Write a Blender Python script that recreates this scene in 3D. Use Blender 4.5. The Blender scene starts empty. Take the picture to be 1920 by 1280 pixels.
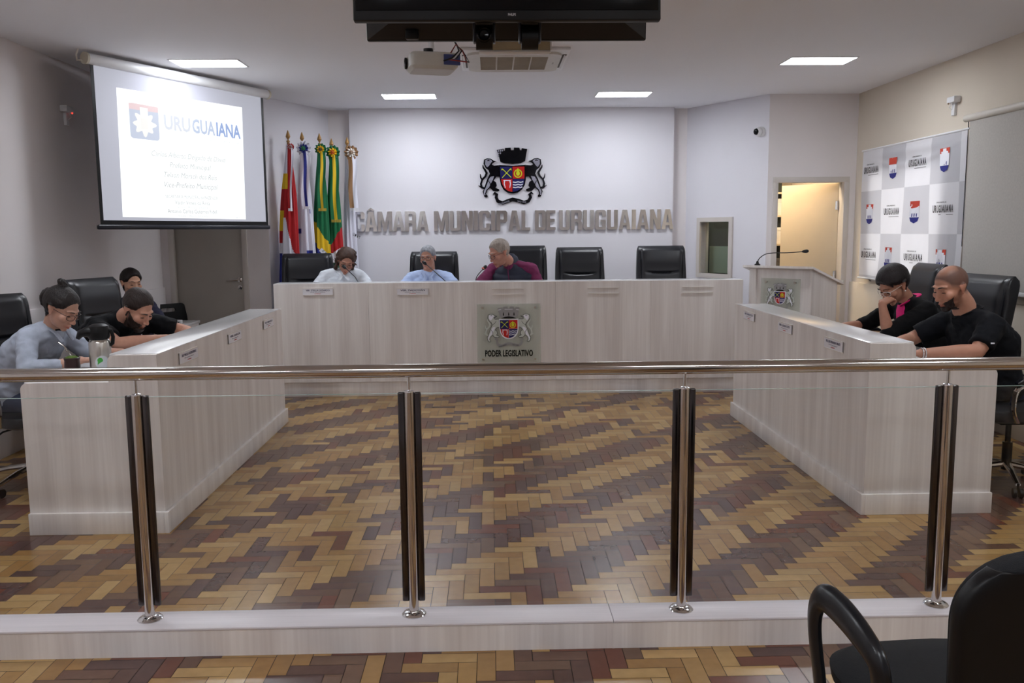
import bpy, bmesh, math, random
import numpy as np
from mathutils import Vector, Matrix, noise
from mathutils.bvhtree import BVHTree
from mathutils.geometry import tessellate_polygon
R = math.radians
PI = math.pi
random.seed(7)
C = bpy.context.scene
COL = C.collection

# ------------------------------------------------------------------ camera
cam_d = bpy.data.cameras.new('camera')
cam = bpy.data.objects.new('camera', cam_d)
COL.objects.link(cam)
cam_d.sensor_width = 36.0
cam_d.lens = 36.0 * 1620.0 / 1920.0
cam_d.clip_start = 0.05
_p, _y, _r = 0.1265, 0.0232, 0.0085
_r0 = Vector((math.cos(_y), -math.sin(_y), 0))
_u0 = Vector((math.sin(_p) * math.sin(_y), math.sin(_p) * math.cos(_y), math.cos(_p)))
_f = Vector((math.cos(_p) * math.sin(_y), math.cos(_p) * math.cos(_y), -math.sin(_p)))
_R = _r0 * math.cos(_r) - _u0 * math.sin(_r)
_U = _r0 * math.sin(_r) + _u0 * math.cos(_r)
M = Matrix.Identity(4)
for i in range(3):
    M[i][0] = _R[i]; M[i][1] = _U[i]; M[i][2] = -_f[i]
M[0][3], M[1][3], M[2][3] = 0, 0, 1.55
cam.matrix_world = M
C.camera = cam

# ------------------------------------------------------------------ world, exposure
w = bpy.data.worlds.new('world'); C.world = w; w.use_nodes = True
w.node_tree.nodes['Background'].inputs[0].default_value = (0.75, 0.8, 0.9, 1)
w.node_tree.nodes['Background'].inputs[1].default_value = 0.25
C.view_settings.view_transform = 'Standard'
C.view_settings.look = 'None'
C.view_settings.exposure = 0.6
C.view_settings.gamma = 1.0
C.view_settings.use_curve_mapping = False
PANEL_POWER = 27.0      # radiance of the ceiling panels

# ------------------------------------------------------------------ materials
def s2l(c):
    return tuple((x / 12.92 if x <= 0.04045 else ((x + 0.055) / 1.055) ** 2.4) for x in c)
def rgb(r, g, b):
    return s2l((r / 255.0, g / 255.0, b / 255.0))
MATS = {}
def mat(name, col=(0.5, 0.5, 0.5), rough=0.5, metal=0.0, var=0.06, scale=6.0, stretch=(1, 1, 1), bump=0.0,
        bscale=60.0, coat=0.0, emit=0.0, ecol=None, trans=0.0, sheen=0.0, spec=0.5, attr=None, sss=0.0, ior=1.45):
    if name in MATS: return MATS[name]
    m = bpy.data.materials.new(name); m.use_nodes = True
    nt = m.node_tree; N = nt.nodes; L = nt.links
    b = N['Principled BSDF']
    b.inputs['Roughness'].default_value = rough
    b.inputs['Metallic'].default_value = metal
    b.inputs['Coat Weight'].default_value = coat
    b.inputs['Coat Roughness'].default_value = 0.12
    b.inputs['Transmission Weight'].default_value = trans
    b.inputs['Sheen Weight'].default_value = sheen
    b.inputs['Specular IOR Level'].default_value = spec
    b.inputs['IOR'].default_value = ior
    if sss:
        b.inputs['Subsurface Weight'].default_value = sss
        b.inputs['Subsurface Radius'].default_value = (0.012, 0.005, 0.003)
        b.inputs['Subsurface Scale'].default_value = 1.0
    tc = N.new('ShaderNodeTexCoord'); mp = N.new('ShaderNodeMapping')
    L.new(tc.outputs['Object'], mp.inputs['Vector']); mp.inputs['Scale'].default_value = stretch
    nz = N.new('ShaderNodeTexNoise'); nz.inputs['Scale'].default_value = scale; nz.inputs['Detail'].default_value = 4
    L.new(mp.outputs[0], nz.inputs['Vector'])
    cr = N.new('ShaderNodeValToRGB')
    cr.color_ramp.elements[0].position = 0.3; cr.color_ramp.elements[1].position = 0.7
    lo = tuple(max(0, c * (1 - var)) for c in col); hi = tuple(min(1, c * (1 + var)) for c in col)
    cr.color_ramp.elements[0].color = lo + (1,); cr.color_ramp.elements[1].color = hi + (1,)
    L.new(nz.outputs['Fac'], cr.inputs['Fac'])
    out = cr.outputs['Color']
    if attr:
        at = N.new('ShaderNodeAttribute'); at.attribute_name = attr
        mx = N.new('ShaderNodeMix'); mx.data_type = 'RGBA'; mx.blend_type = 'MULTIPLY'
        mx.inputs['Factor'].default_value = 1.0
        L.new(cr.outputs['Color'], mx.inputs['A']); L.new(at.outputs['Color'], mx.inputs['B'])
        out = mx.outputs['Result']
    L.new(out, b.inputs['Base Color'])
    if emit:
        b.inputs['Emission Color'].default_value = (ecol or col) + (1,)
        b.inputs['Emission Strength'].default_value = emit
    if bump:
        nb = N.new('ShaderNodeTexNoise'); nb.inputs['Scale'].default_value = bscale; nb.inputs['Detail'].default_value = 3
        L.new(mp.outputs[0], nb.inputs['Vector'])
        bp = N.new('ShaderNodeBump'); bp.inputs['Strength'].default_value = bump; bp.inputs['Distance'].default_value = 0.01
        L.new(nb.outputs['Fac'], bp.inputs['Height']); L.new(bp.outputs[0], b.inputs['Normal'])
    MATS[name] = m
    return m

def glass_mat(name, tint=(0.93, 0.97, 0.95), rough=0.0):
    """thin pane: mostly clear, fresnel reflection"""
    if name in MATS: return MATS[name]
    m = bpy.data.materials.new(name); m.use_nodes = True
    nt = m.node_tree; N = nt.nodes; L = nt.links; N.clear()
    o = N.new('ShaderNodeOutputMaterial'); t = N.new('ShaderNodeBsdfTransparent'); g = N.new('ShaderNodeBsdfGlossy')
    t.inputs[0].default_value = tint + (1,); g.inputs['Roughness'].default_value = rough
    fr = N.new('ShaderNodeFresnel'); fr.inputs[0].default_value = 1.45
    mx = N.new('ShaderNodeMixShader')
    ge = N.new('ShaderNodeNewGeometry'); iv = N.new('ShaderNodeMath'); iv.operation = 'SUBTRACT'; iv.inputs[0].default_value = 1.0
    L.new(ge.outputs['Backfacing'], iv.inputs[1]); mu = N.new('ShaderNodeMath'); mu.operation = 'MULTIPLY'
    L.new(fr.outputs[0], mu.inputs[0]); L.new(iv.outputs[0], mu.inputs[1])
    L.new(mu.outputs[0], mx.inputs[0]); L.new(t.outputs[0], mx.inputs[1]); L.new(g.outputs[0], mx.inputs[2])
    L.new(mx.outputs[0], o.inputs[0]); MATS[name] = m
    return m

def laminate(name, c1, c2, rough=0.45):
    """whitish wood grain laminate, grain running up the panel"""
    m = bpy.data.materials.new(name); m.use_nodes = True
    nt = m.node_tree; N = nt.nodes; L = nt.links; b = N['Principled BSDF']
    tc = N.new('ShaderNodeTexCoord')
    def layer(sc, st, det=5):
        mp = N.new('ShaderNodeMapping'); mp.inputs['Scale'].default_value = st
        L.new(tc.outputs['Object'], mp.inputs[0])
        n = N.new('ShaderNodeTexNoise'); n.inputs['Scale'].default_value = sc; n.inputs['Detail'].default_value = det
        L.new(mp.outputs[0], n.inputs[0]); return n.outputs['Fac']
    a = layer(9, (1, 1, 0.06)); d = layer(70, (1, 1, 0.03), 2)
    ad = N.new('ShaderNodeMath'); ad.operation = 'MULTIPLY_ADD'; ad.inputs[1].default_value = 0.35
    L.new(d, ad.inputs[0]); L.new(a, ad.inputs[2])
    cr = N.new('ShaderNodeValToRGB'); e = cr.color_ramp.elements
    e[0].position = 0.45; e[1].position = 0.9; e[0].color = c2 + (1,); e[1].color = c1 + (1,)
    L.new(ad.outputs[0], cr.inputs[0]); L.new(cr.outputs[0], b.inputs['Base Color'])
    b.inputs['Roughness'].default_value = rough
    MATS[name] = m
    return m

def flagmat(name, rough=0.6, translucent=0.0):
    if name in MATS: return MATS[name]
    m = mat(name, (1, 1, 1), rough, var=0.03, attr='paint')
    if translucent:
        nt = m.node_tree; N = nt.nodes; L = nt.links; b = N['Principled BSDF']
        src = b.inputs['Base Color'].links[0].from_socket
        tr = N.new('ShaderNodeBsdfTranslucent'); L.new(src, tr.inputs[0])
        mx = N.new('ShaderNodeMixShader'); mx.inputs[0].default_value = translucent
        L.new(b.outputs[0], mx.inputs[1]); L.new(tr.outputs[0], mx.inputs[2])
        L.new(mx.outputs[0], N['Material Output'].inputs[0])
    return m

M_wall = mat('wall_paint', rgb(232, 226, 226), 0.85, var=0.015, scale=2, bump=0.06, bscale=180)
M_wallw = mat('wall_paint_white', rgb(226, 224, 230), 0.8, var=0.012, scale=2, bump=0.05, bscale=180)
M_cream = mat('wall_paint_cream', rgb(214, 203, 188), 0.85, var=0.015, scale=2, bump=0.06, bscale=180)
M_ceil = mat('ceiling_paint', rgb(236, 236, 240), 0.9, var=0.01, scale=1)
M_lam = laminate('pale_laminate', rgb(240, 235, 232), rgb(214, 206, 202))
M_lamtop = mat('desk_top_laminate', rgb(222, 221, 222), 0.16, var=0.03, scale=4, stretch=(1, .2, 1), coat=0.3)
M_steel = mat('polished_steel', rgb(205, 200, 196), 0.12, 1.0, var=0.03)
M_chrome = mat('chrome', rgb(225, 225, 228), 0.06, 1.0, var=0.02)
M_brush = mat('brushed_steel', rgb(200, 196, 190), 0.28, 1.0, var=0.08, scale=40, stretch=(1, 1, .1))
M_black = mat('black_plastic', rgb(14, 14, 16), 0.4, var=0.1, spec=.35)
M_gloss = mat('gloss_black', rgb(8, 8, 10), 0.12, var=0.05, spec=.3)
M_leather = mat('black_leather', rgb(19, 20, 26), 0.36, var=0.12, scale=9, bump=0.05, bscale=320, spec=0.6)
M_fabric = mat('black_fabric', rgb(19, 20, 24), 0.85, var=0.15, scale=80, bump=0.3, bscale=500)
M_white = mat('white_plastic', rgb(228, 228, 230), 0.4, var=0.02)
M_offwhite = mat('offwhite_plastic', rgb(214, 208, 198), 0.5, var=0.03)
M_glass = glass_mat('clear_glass', (.985, .992, .988))
M_acry = glass_mat('acrylic_clear', (0.995, 0.995, 0.995)); M_acry.node_tree.nodes['Fresnel'].inputs[0].default_value = 1.12
M_grey = mat('door_paint', rgb(170, 164, 156), 0.5, var=0.02)
M_frame = mat('frame_paint', rgb(205, 198, 192), 0.5, var=0.02)

# ------------------------------------------------------------------ mesh helpers
def rot_to(d):
    d = Vector(d).normalized()
    return d.to_track_quat('Z', 'Y').to_matrix()

class MB:
    def __init__(self):
        self.v = []; self.f = []; self.m = []; self.c = []
        self.T = Matrix.Identity(4)
    def add(self, vs, fs, mi=0, col=None):
        o = len(self.v)
        for p in vs: self.v.append(tuple(self.T @ Vector(p)))
        for f in fs:
            self.f.append(tuple(i + o for i in f)); self.m.append(mi); self.c.append(col)
        return self
    def frombm(self, bm, mi=0, X=None):
        bm.verts.ensure_lookup_table()
        vs = [(X @ v.co) if X is not None else v.co.copy() for v in bm.verts]
        fs = [[v.index for v in f.verts] for f in bm.faces]
        self.add(vs, fs, mi); bm.free(); return self
    def box(self, c, s, bev=0.0, mi=0, rz=0, rx=0, ry=0, seg=2):
        bm = bmesh.new(); bmesh.ops.create_cube(bm, size=1)
        for v in bm.verts: v.co = Vector((v.co.x * s[0], v.co.y * s[1], v.co.z * s[2]))
        if bev: bmesh.ops.bevel(bm, geom=bm.edges[:], offset=min(bev, min(s) * .49), segments=seg, affect='EDGES', profile=0.5)
        bm.verts.index_update()
        X = Matrix.Translation(c) @ Matrix.Rotation(rz, 4, 'Z') @ Matrix.Rotation(ry, 4, 'Y') @ Matrix.Rotation(rx, 4, 'X')
        return self.frombm(bm, mi, X)
    def bb(self, x0, x1, y0, y1, z0, z1, bev=0.0, mi=0):
        return self.box(((x0 + x1) / 2, (y0 + y1) / 2, (z0 + z1) / 2), (abs(x1 - x0), abs(y1 - y0), abs(z1 - z0)), bev, mi)
    def ball(self, c, r, mi=0, seg=16, rings=10, rot=None):
        if not hasattr(r, '__len__'): r = (r, r, r)
        bm = bmesh.new(); bmesh.ops.create_uvsphere(bm, u_segments=seg, v_segments=rings, radius=1)
        X = Matrix.Translation(c) @ (rot.to_4x4() if rot is not None else Matrix.Identity(4)) @ Matrix.Diagonal((r[0], r[1], r[2], 1))
        bm.verts.index_update()
        return self.frombm(bm, mi, X)
    def tube(self, pts, r, mi=0, seg=12, cap=True, flat=None):
        """swept tube; r may be a list; flat=(a,b) squashes section"""
        pts = [Vector(p) for p in pts]; n = len(pts)
        rs = r if hasattr(r, '__len__') else [r] * n
        vs = []; fs = []; up = None
        for i, p in enumerate(pts):
            t = (pts[min(i + 1, n - 1)] - pts[max(i - 1, 0)]).normalized()
            if up is None:
                up = Vector((0, 0, 1)) if abs(t.z) < .9 else Vector((1, 0, 0))
            a = t.cross(up).normalized(); up = a.cross(t).normalized()
            fa, fb = flat or (1, 1)
            for k in range(seg):
                an = 2 * PI * k / seg
                vs.append(p + a * (math.cos(an) * rs[i] * fa) + up * (math.sin(an) * rs[i] * fb))
        for i in range(n - 1):
            for k in range(seg):
                k2 = (k + 1) % seg
                fs.append((i * seg + k, i * seg + k2, (i + 1) * seg + k2, (i + 1) * seg + k))
        if cap:
            fs.append(tuple(range(seg - 1, -1, -1))); fs.append(tuple((n - 1) * seg + k for k in range(seg)))
        return self.add(vs, fs, mi)
    def caps(self, pts, rs, mi=0, seg=14):
        """tube with round ends"""
        self.tube(pts, rs, mi, seg); 
        r0 = rs[0] if hasattr(rs, '__len__') else rs; r1 = rs[-1] if hasattr(rs, '__len__') else rs
        self.ball(pts[0], r0 * .995, mi, 14, 9); self.ball(pts[-1], r1 * .995, mi, 14, 9)
        return self
    def lathe(self, prof, c=(0, 0, 0), mi=0, seg=28, axis=(0, 0, 1)):
        Q = rot_to(axis); vs = []; fs = []; n = len(prof); c = Vector(c)
        for (r, z) in prof:
            for k in range(seg):
                a = 2 * PI * k / seg
                vs.append(c + Q @ Vector((r * math.cos(a), r * math.sin(a), z)))
        for i in range(n - 1):
            for k in range(seg):
                k2 = (k + 1) % seg
                fs.append((i * seg + k, i * seg + k2, (i + 1) * seg + k2, (i + 1) * seg + k))
        fs.append(tuple(range(seg - 1, -1, -1))); fs.append(tuple((n - 1) * seg + k for k in range(seg)))
        return self.add(vs, fs, mi)
    def cyl(self, p0, p1, r, mi=0, seg=20):
        return self.tube([p0, p1], r, mi, seg)
    def prism(self, poly, X, th, mi=0):
        """2D polygon (x,y) extruded by th along local z, placed by matrix X"""
        n = len(poly)
        ar = sum(poly[i][0] * poly[(i + 1) % n][1] - poly[(i + 1) % n][0] * poly[i][1] for i in range(n))
        if ar < 0: poly = poly[::-1]
        vs = [X @ Vector((p[0], p[1], 0)) for p in poly] + [X @ Vector((p[0], p[1], th)) for p in poly]
        fs = [tuple(range(n - 1, -1, -1)), tuple(range(n, 2 * n))] + [(i, (i + 1) % n, n + (i + 1) % n, n + i) for i in range(n)]
        return self.add(vs, fs, mi)
    def grid(self, fn, nu, nv, mi=0, colfn=None, flip=False):
        vs = [fn(i / nu, j / nv) for j in range(nv + 1) for i in range(nu + 1)]
        o = len(self.v)
        for p in vs: self.v.append(tuple(self.T @ Vector(p)))
        for j in range(nv):
            for i in range(nu):
                q = (o + j * (nu + 1) + i, o + j * (nu + 1) + i + 1, o + (j + 1) * (nu + 1) + i + 1, o + (j + 1) * (nu + 1) + i)
                self.f.append(q[::-1] if flip else q); self.m.append(mi)
                self.c.append(colfn((i + .5) / nu, (j + .5) / nv) if colfn else None)
        return self
    def sloft(self, secs, e=0.6, seg=24, mi=0):
        """loft of super-ellipse sections: (centre, axisA, axisB, halfA, halfB)"""
        vs = []; fs = []; n = len(secs)
        def sp(c): return math.copysign(abs(c) ** e, c)
        for (c, a, b, ha, hb) in secs:
            c, a, b = Vector(c), Vector(a), Vector(b)
            for k in range(seg):
                t = 2 * PI * k / seg
                vs.append(c + a * (ha * sp(math.cos(t))) + b * (hb * sp(math.sin(t))))
        for i in range(n - 1):
            for k in range(seg):
                k2 = (k + 1) % seg
                fs.append((i * seg + k, i * seg + k2, (i + 1) * seg + k2, (i + 1) * seg + k))
        fs.append(tuple(range(seg - 1, -1, -1))); fs.append(tuple((n - 1) * seg + k for k in range(seg)))
        return self.add(vs, fs, mi)
    def prismh(self, loops, X, th, mi=0):
        """outline with holes, extruded"""
        L3 = []
        for q, l in enumerate(loops):
            ar = sum(l[i][0] * l[(i + 1) % len(l)][1] - l[(i + 1) % len(l)][0] * l[i][1] for i in range(len(l)))
            if (ar < 0) == (q == 0): l = l[::-1]
            L3.append([Vector((p[0], p[1], 0)) for p in l])
        tris = tessellate_polygon(L3)
        fl = [v for l in L3 for v in l]; n = len(fl)
        vs = [X @ v for v in fl] + [X @ (v + Vector((0, 0, th))) for v in fl]
        fs = []
        for (a, b, c) in tris:
            A, B, D = fl[a], fl[b], fl[c]
            if (B - A).cross(D - A).z < 0: a, b = b, a
            fs.append((n + a, n + b, n + c)); fs.append((c, b, a))
        o = 0
        for l in L3:
            k = len(l)
            for i in range(k):
                j = (i + 1) % k
                fs.append((o + i, o + j, n + o + j, n + o + i))
            o += k
        return self.add(vs, fs, mi)
    def build(self, name, mats, parent=None, smooth=35, loc=None, mods=None):
        me = bpy.data.meshes.new(name)
        me.from_pydata(self.v, [], self.f); me.update()
        if not hasattr(mats, '__len__'): mats = [mats]
        for m in mats: me.materials.append(m)
        me.polygons.foreach_set('material_index', self.m)
        if any(c is not None for c in self.c):
            at = me.color_attributes.new('paint', 'FLOAT_COLOR', 'CORNER')
            arr = []
            for p, c in zip(me.polygons, self.c):
                cc = tuple(c or (1, 1, 1)) + (1,)
                arr += cc * p.loop_total
            at.data.foreach_set('color', arr)
        if smooth:
            me.shade_smooth(); me.set_sharp_from_angle(angle=R(smooth))
        o = bpy.data.objects.new(name, me); COL.objects.link(o)
        if parent is not None: o.parent = parent
        if loc is not None: o.location = loc
        return o

def thing(name, label, cat, loc=(0, 0, 0), rz=0, group=None):
    o = bpy.data.objects.new(name, None); COL.objects.link(o)
    o.empty_display_size = 0.1
    o.location = loc; o.rotation_euler = (0, 0, rz)
    o['label'] = label; o['category'] = cat
    if group: o['group'] = group
    return o
def tag(o, label, cat, group=None):
    o['label'] = label; o['category'] = cat
    if group: o['group'] = group
    return o
def struct(name, mb, m, parent=None, smooth=35):
    o = mb.build(name, m, parent, smooth)
    if parent is None: o['kind'] = 'structure'
    return o
def dup(root, loc=None, rz=None, label=None):
    def cp(o, par):
        c = o.copy(); COL.objects.link(c)
        if par is not None: c.parent = par
        for ch in o.children: cp(ch, c)
        return c
    r = cp(root, None)
    if loc is not None: r.location = loc
    if rz is not None: r.rotation_euler = (0, 0, rz)
    if label: r['label'] = label
    return r

_fontcache = {}
def text_mb(mb, s, X, h, th=0.001, mi=0, wmax=None, bold=0.0, xs=1.0, align='CENTER', shear=0.0):
    """built-in font outlines -> mesh, capital height h, placed by X (local x right, y up, z out)"""
    cu = bpy.data.curves.new('t', 'FONT'); cu.body = s; cu.size = 1.0; cu.offset = bold; cu.shear = shear
    cu.resolution_u = 2; cu.extrude = 0.5
    ob = bpy.data.objects.new('t', cu); COL.objects.link(ob)
    dg = bpy.context.evaluated_depsgraph_get()
    me = bpy.data.meshes.new_from_object(ob.evaluated_get(dg))
    k = h / 0.70
    vs = [v.co.copy() for v in me.vertices]
    if vs:
        x0 = min(v.x for v in vs); x1 = max(v.x for v in vs); wd = (x1 - x0) * k * xs
        if wmax: xs = xs * wmax / wd; wd = wmax
        cx = (x0 + x1) / 2 if align == 'CENTER' else x0
        vv = [X @ Vector(((v.x - cx) * k * xs, v.y * k, (v.z + .5) * th)) for v in vs]
        mb.add(vv, [list(p.vertices) for p in me.polygons], mi)
    COL.objects.unlink(ob); bpy.data.objects.remove(ob); bpy.data.curves.remove(cu); bpy.data.meshes.remove(me)
    return mb
def frame_to(p, xdir, zdir=None, up=(0, 0, 1)):
    """matrix: local x = xdir, y = up, z = x cross y (out of the surface)"""
    x = Vector(xdir).normalized(); y = Vector(up).normalized(); z = x.cross(y).normalized()
    Mx = Matrix.Identity(4)
    for i in range(3): Mx[i][0] = x[i]; Mx[i][1] = y[i]; Mx[i][2] = z[i]; Mx[i][3] = p[i]
    return Mx

# ================================================================== SETTING
XL, XR, CH, YF = -3.46, 3.87, 2.95, -4.5
YB, YP = 10.24, 10.12
YD = 9.2
T = 0.12
# floor: dark base under individually laid herringbone blocks
def parquet():
    W = 0.0675; g = 0.0011
    mb = MB()
    mb.bb(XL - .2, XR + .2, YF - .2, YB + .3, -0.06, -0.0025, mi=1)
    rnd = random.Random(3)
    def piece(ix, iy, hor):
        x0, y0 = ix * W, iy * W
        lx, ly = (3 * W, W) if hor else (W, 3 * W)
        cx, cy = x0 + lx / 2, y0 + ly / 2
        if cx < XL - .1 or cx > XR + .1 or cy < YF or cy > YB + .1: return
        d = math.floor((ix - iy) / 6.0 + 0.001)
        t = noise.noise(Vector((cx * .9, cy * .9, 3.1))) 
        run = noise.noise(Vector((d * 3.7, (ix + iy) * W * .8, 9.0)))
        band = 1 if (d % 2 == 0) else -1
        s = band * .30 + run * .75 + t * .25 + .04 + rnd.uniform(-.12, .12)
        if rnd.random() < .05: s = -s
        if s > 0.0:
            base = [rgb(174, 137, 85), rgb(166, 129, 80), rgb(184, 149, 97), rgb(160, 121, 72)][rnd.randrange(4)]
        else:
            base = [rgb(106, 77, 63), rgb(96, 69, 60), rgb(116, 88, 70), rgb(112, 66, 50), rgb(90, 65, 60)][rnd.randrange(5)]
        k = rnd.uniform(.9, 1.1)
        mb.add([(x0 + g, y0 + g, 0), (x0 + lx - g, y0 + g, 0), (x0 + lx - g, y0 + ly - g, 0), (x0 + g, y0 + ly - g, 0)],
               [(0, 1, 2, 3)], 0, tuple(c * k for c in base))
    ax0, ax1 = int((XL - .3) / W), int((XR + .3) / W) + 1
    ay0, ay1 = int((YF - .2) / W), int((YB + .3) / W) + 1
    for iy in range(ay0 - 3, ay1):
        for ix in range(ax0 - 3, ax1):
            k = (ix - iy) % 6
            if k == 0: piece(ix, iy, True)
            elif k == 5: piece(ix, iy, False)
    m = mat('parquet_wood', (1, 1, 1), 0.24, var=0.12, scale=22, attr='paint', bump=0.10, bscale=5, coat=0.12, spec=.45)
    m2 = mat('joint_dark', rgb(38, 26, 20), 0.7)
    o = mb.build('floor', [m, m2], None, 0); o['kind'] = 'structure'
parquet()
mb = MB(); mb.bb(XL - .2, XR + .2, YF - .2, YB + 2.5, CH, CH + .12); struct('ceiling', mb, M_ceil)
mb = MB(); mb.bb(XL - T, XL, YF, YD + .1, 0, CH); mb.bb(XL, XL + .02, YF, YD, 0, 1.0, .004); struct('wall_left', mb, M_wall)
mb = MB(); mb.bb(XR, XR + T, YF, YD + 2.2, 0, CH); mb.bb(XR - .03, XR, YF, YD, 0, 0.99, .004); struct('wall_right', mb, M_cream)
mb = MB(); mb.bb(XL, XR, YF - T, YF, 0, CH); struct('wall_front', mb, M_wallw)
mb = MB(); mb.bb(-2.4, 2.6, YB, YB + T, 0, CH); struct('wall_back', mb, M_wall)
mb = MB(); mb.bb(-1.6, 2.12, YP, YB, 0, CH); struct('wall_back_panel', mb, M_wallw)
def slab(mb, a, b, z0, z1, t=T, side=1):
    a = Vector((a[0], a[1], 0)); b = Vector((b[0], b[1], 0)); d = (b - a).normalized(); n = Vector((-d.y, d.x, 0)) * side * t
    vs = [a, b, b + n, a + n]; vs = [Vector((v.x, v.y, z0)) for v in vs] + [Vector((v.x, v.y, z1)) for v in vs]
    return mb.add(vs, [(3, 2, 1, 0), (4, 5, 6, 7), (0, 1, 5, 4), (1, 2, 6, 5), (2, 3, 7, 6), (3, 0, 4, 7)])
DL0, DL1 = (-2.33, YD), (-1.86, YB)
mb = MB(); slab(mb, DL0, DL1, 0, CH, side=1); struct('wall_back_left_angled', mb, M_wallw)
DR0, DR1 = (2.30, YB), (2.93, YD)      # right angled wall, window cut between t0..t1
dR = Vector((DR1[0] - DR0[0], DR1[1] - DR0[1], 0)); lenR = dR.length; dR.normalize()
W0, W1, WZ0, WZ1 = 0.255, 0.70, 1.055, 1.64
def PR(s): return (DR0[0] + dR.x * s, DR0[1] + dR.y * s)
mb = MB(); slab(mb, PR(0), PR(W0), 0, CH); slab(mb, PR(W1), PR(lenR), 0, CH); slab(mb, PR(W0), PR(W1), 0, WZ0); slab(mb, PR(W0), PR(W1), WZ1, CH)
struct('wall_back_right_angled', mb, M_wallw)
# left door wall
mb = MB(); mb.bb(XL - T, -3.38, YD, YD + T, 0, CH); mb.bb(-2.56, -2.33, YD, YD + T, 0, CH); mb.bb(-3.38, -2.56, YD, YD + T, 2.09, CH); struct('wall_door_left', mb, M_wall)
# right door wall
mb = MB(); mb.bb(2.93, 3.035, YD, YD + T, 0, CH); mb.bb(3.75, XR, YD, YD + T, 0, CH); mb.bb(3.035, 3.75, YD, YD + T, 2.05, CH); struct('wall_door_right', mb, M_wall)
def door_frame(name, x0, x1, zt, w=.05):
    mb = MB(); y0, y1 = YD - .015, YD + T + .01
    e = .006
    mb.bb(x0 - w, x0 + e, y0, y1, 0, zt - e, .001); mb.bb(x1 - e, x1 + w, y0, y1, 0, zt - e, .001); mb.bb(x0 - w, x1 + w, y0, y1, zt - e, zt + w, .001)
    return struct(name, mb, M_frame)
# door 1 (left, shut)
d1 = door_frame('door_1', -3.33, -2.61, 2.045, .05)
mb = MB(); mb.bb(-3.33, -2.61, YD + .03, YD + .07, .01, 2.045, .003); lf = mb.build('door_leaf', M_grey, d1)
mb = MB(); mb.lathe([(.026, 0), (.026, .006), (.01, .01), (.01, .045)], (-2.665, YD + .03, 1.07), axis=(0, -1, 0))
mb.tube([(-2.665, YD - .012, 1.07), (-2.69, YD - .018, 1.07), (-2.79, YD - .018, 1.063)], [.009, .009, .007])
mb.lathe([(.024, 0), (.024, .006), (.008, .008)], (-2.665, YD + .03, .985), axis=(0, -1, 0)); mb.build('door_handle', M_steel, lf)
# door 2 (right, standing open into a lit room)
d2 = door_frame('door_2', 3.035, 3.75, 2.045, .05)
M_leafw = mat('door_leaf_cream', rgb(218, 200, 172), 0.5, var=0.02)
mb = MB(); th = R(47)
mb.T = Matrix.Translation((3.74, YD + T, 0)) @ Matrix.Rotation(-th, 4, 'Z')
mb.bb(-.665, 0, 0, .035, .01, 2.035, .003); lf = mb.build('door_leaf', M_leafw, d2)
mb = MB(); mb.T = Matrix.Translation((3.74, YD + T, 0)) @ Matrix.Rotation(-th, 4, 'Z')
for z in (.3, 1.05, 1.8): mb.cyl((0, -.006, z - .05), (0, -.006, z + .05), .009); mb.bb(-.03, 0, -.003, 0, z - .045, z + .045)
mb.build('hinge', M_steel, lf)
# the room behind door 2
mb = MB(); mb.bb(2.3, XR, YD + 1.9, YD + 2.0, 0, CH); mb.bb(XR - .02, XR, YD + T, YD + 1.9, 0, CH); mb.bb(2.3, XR, YD + T, YD + 2, -.04, -.003); struct('wall_side_room', mb, M_cream)
mb = MB(); mb.bb(2.85, 3.15, YD + .55, YD + .85, CH - .03, CH - .001, .003)
MW = mat('warm_lamp', (1, .8, .55), .5, emit=75.0, ecol=(1.0, .80, .52)); tag(mb.build('side_room_lamp', MW), 'square warm ceiling lamp in the room behind the open door', 'ceiling light')
# store shelf seen through the door gap
t = thing('storage_shelf', 'cream storage shelf with boxes seen through the gap of the open door', 'shelf', (3.43, YD + 1.65, 0))
mb = MB()
for x in (-.32, .32): mb.bb(x - .012, x + .012, -.2, .2, 0, 2.0)
mb.build('side_panel', M_leafw, t)
mb = MB(); mb.bb(-.32, .32, .19, .2, 0, 2.0); mb.build('back_panel', M_leafw, t)
for z in (.05, .5, .95, 1.35, 1.7, 1.98):
    mb = MB(); mb.bb(-.31, .31, -.2, .2, z, z + .02); mb.build('shelf', M_leafw, t)
bx = [((.12, 1.72), (.16, .2), rgb(225, 225, 222)), ((-.13, 1.37), (.2, .24), rgb(120, 112, 104)), ((-.13, .97), (.2, .3), rgb(235, 230, 220)), ((.1, .52), (.2, .2), rgb(140, 120, 95)), ((.13, 1.37), (.2, .2), rgb(230, 228, 224)), ((.14, .97), (.2, .22), rgb(90, 86, 84))]
nm = ['white', 'dark grey', 'tall white', 'brown', 'second white', 'second grey']
lv = ['top shelf', 'second shelf', 'middle shelf', 'low shelf', 'second shelf, to the right', 'middle shelf, to the right']
for k, ((x, z), (w_, h_), c_) in enumerate(bx):
    mb = MB(); mb.bb(3.43 + x - w_ / 2, 3.43 + x + w_ / 2, YD + 1.5, YD + 1.75, z, z + h_, .006); mb.bb(3.43 + x - w_ / 2 - .004, 3.43 + x + w_ / 2 + .004, YD + 1.496, YD + 1.754, z + h_ * .8, z + h_ + .004, .003)
    tag(mb.build('storage_box', mat('box_col%d' % k, c_, .7)), nm[k] + ' lidded box on the ' + lv[k] + ' behind the open door', 'box', 'boxes in the storage shelf')

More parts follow.
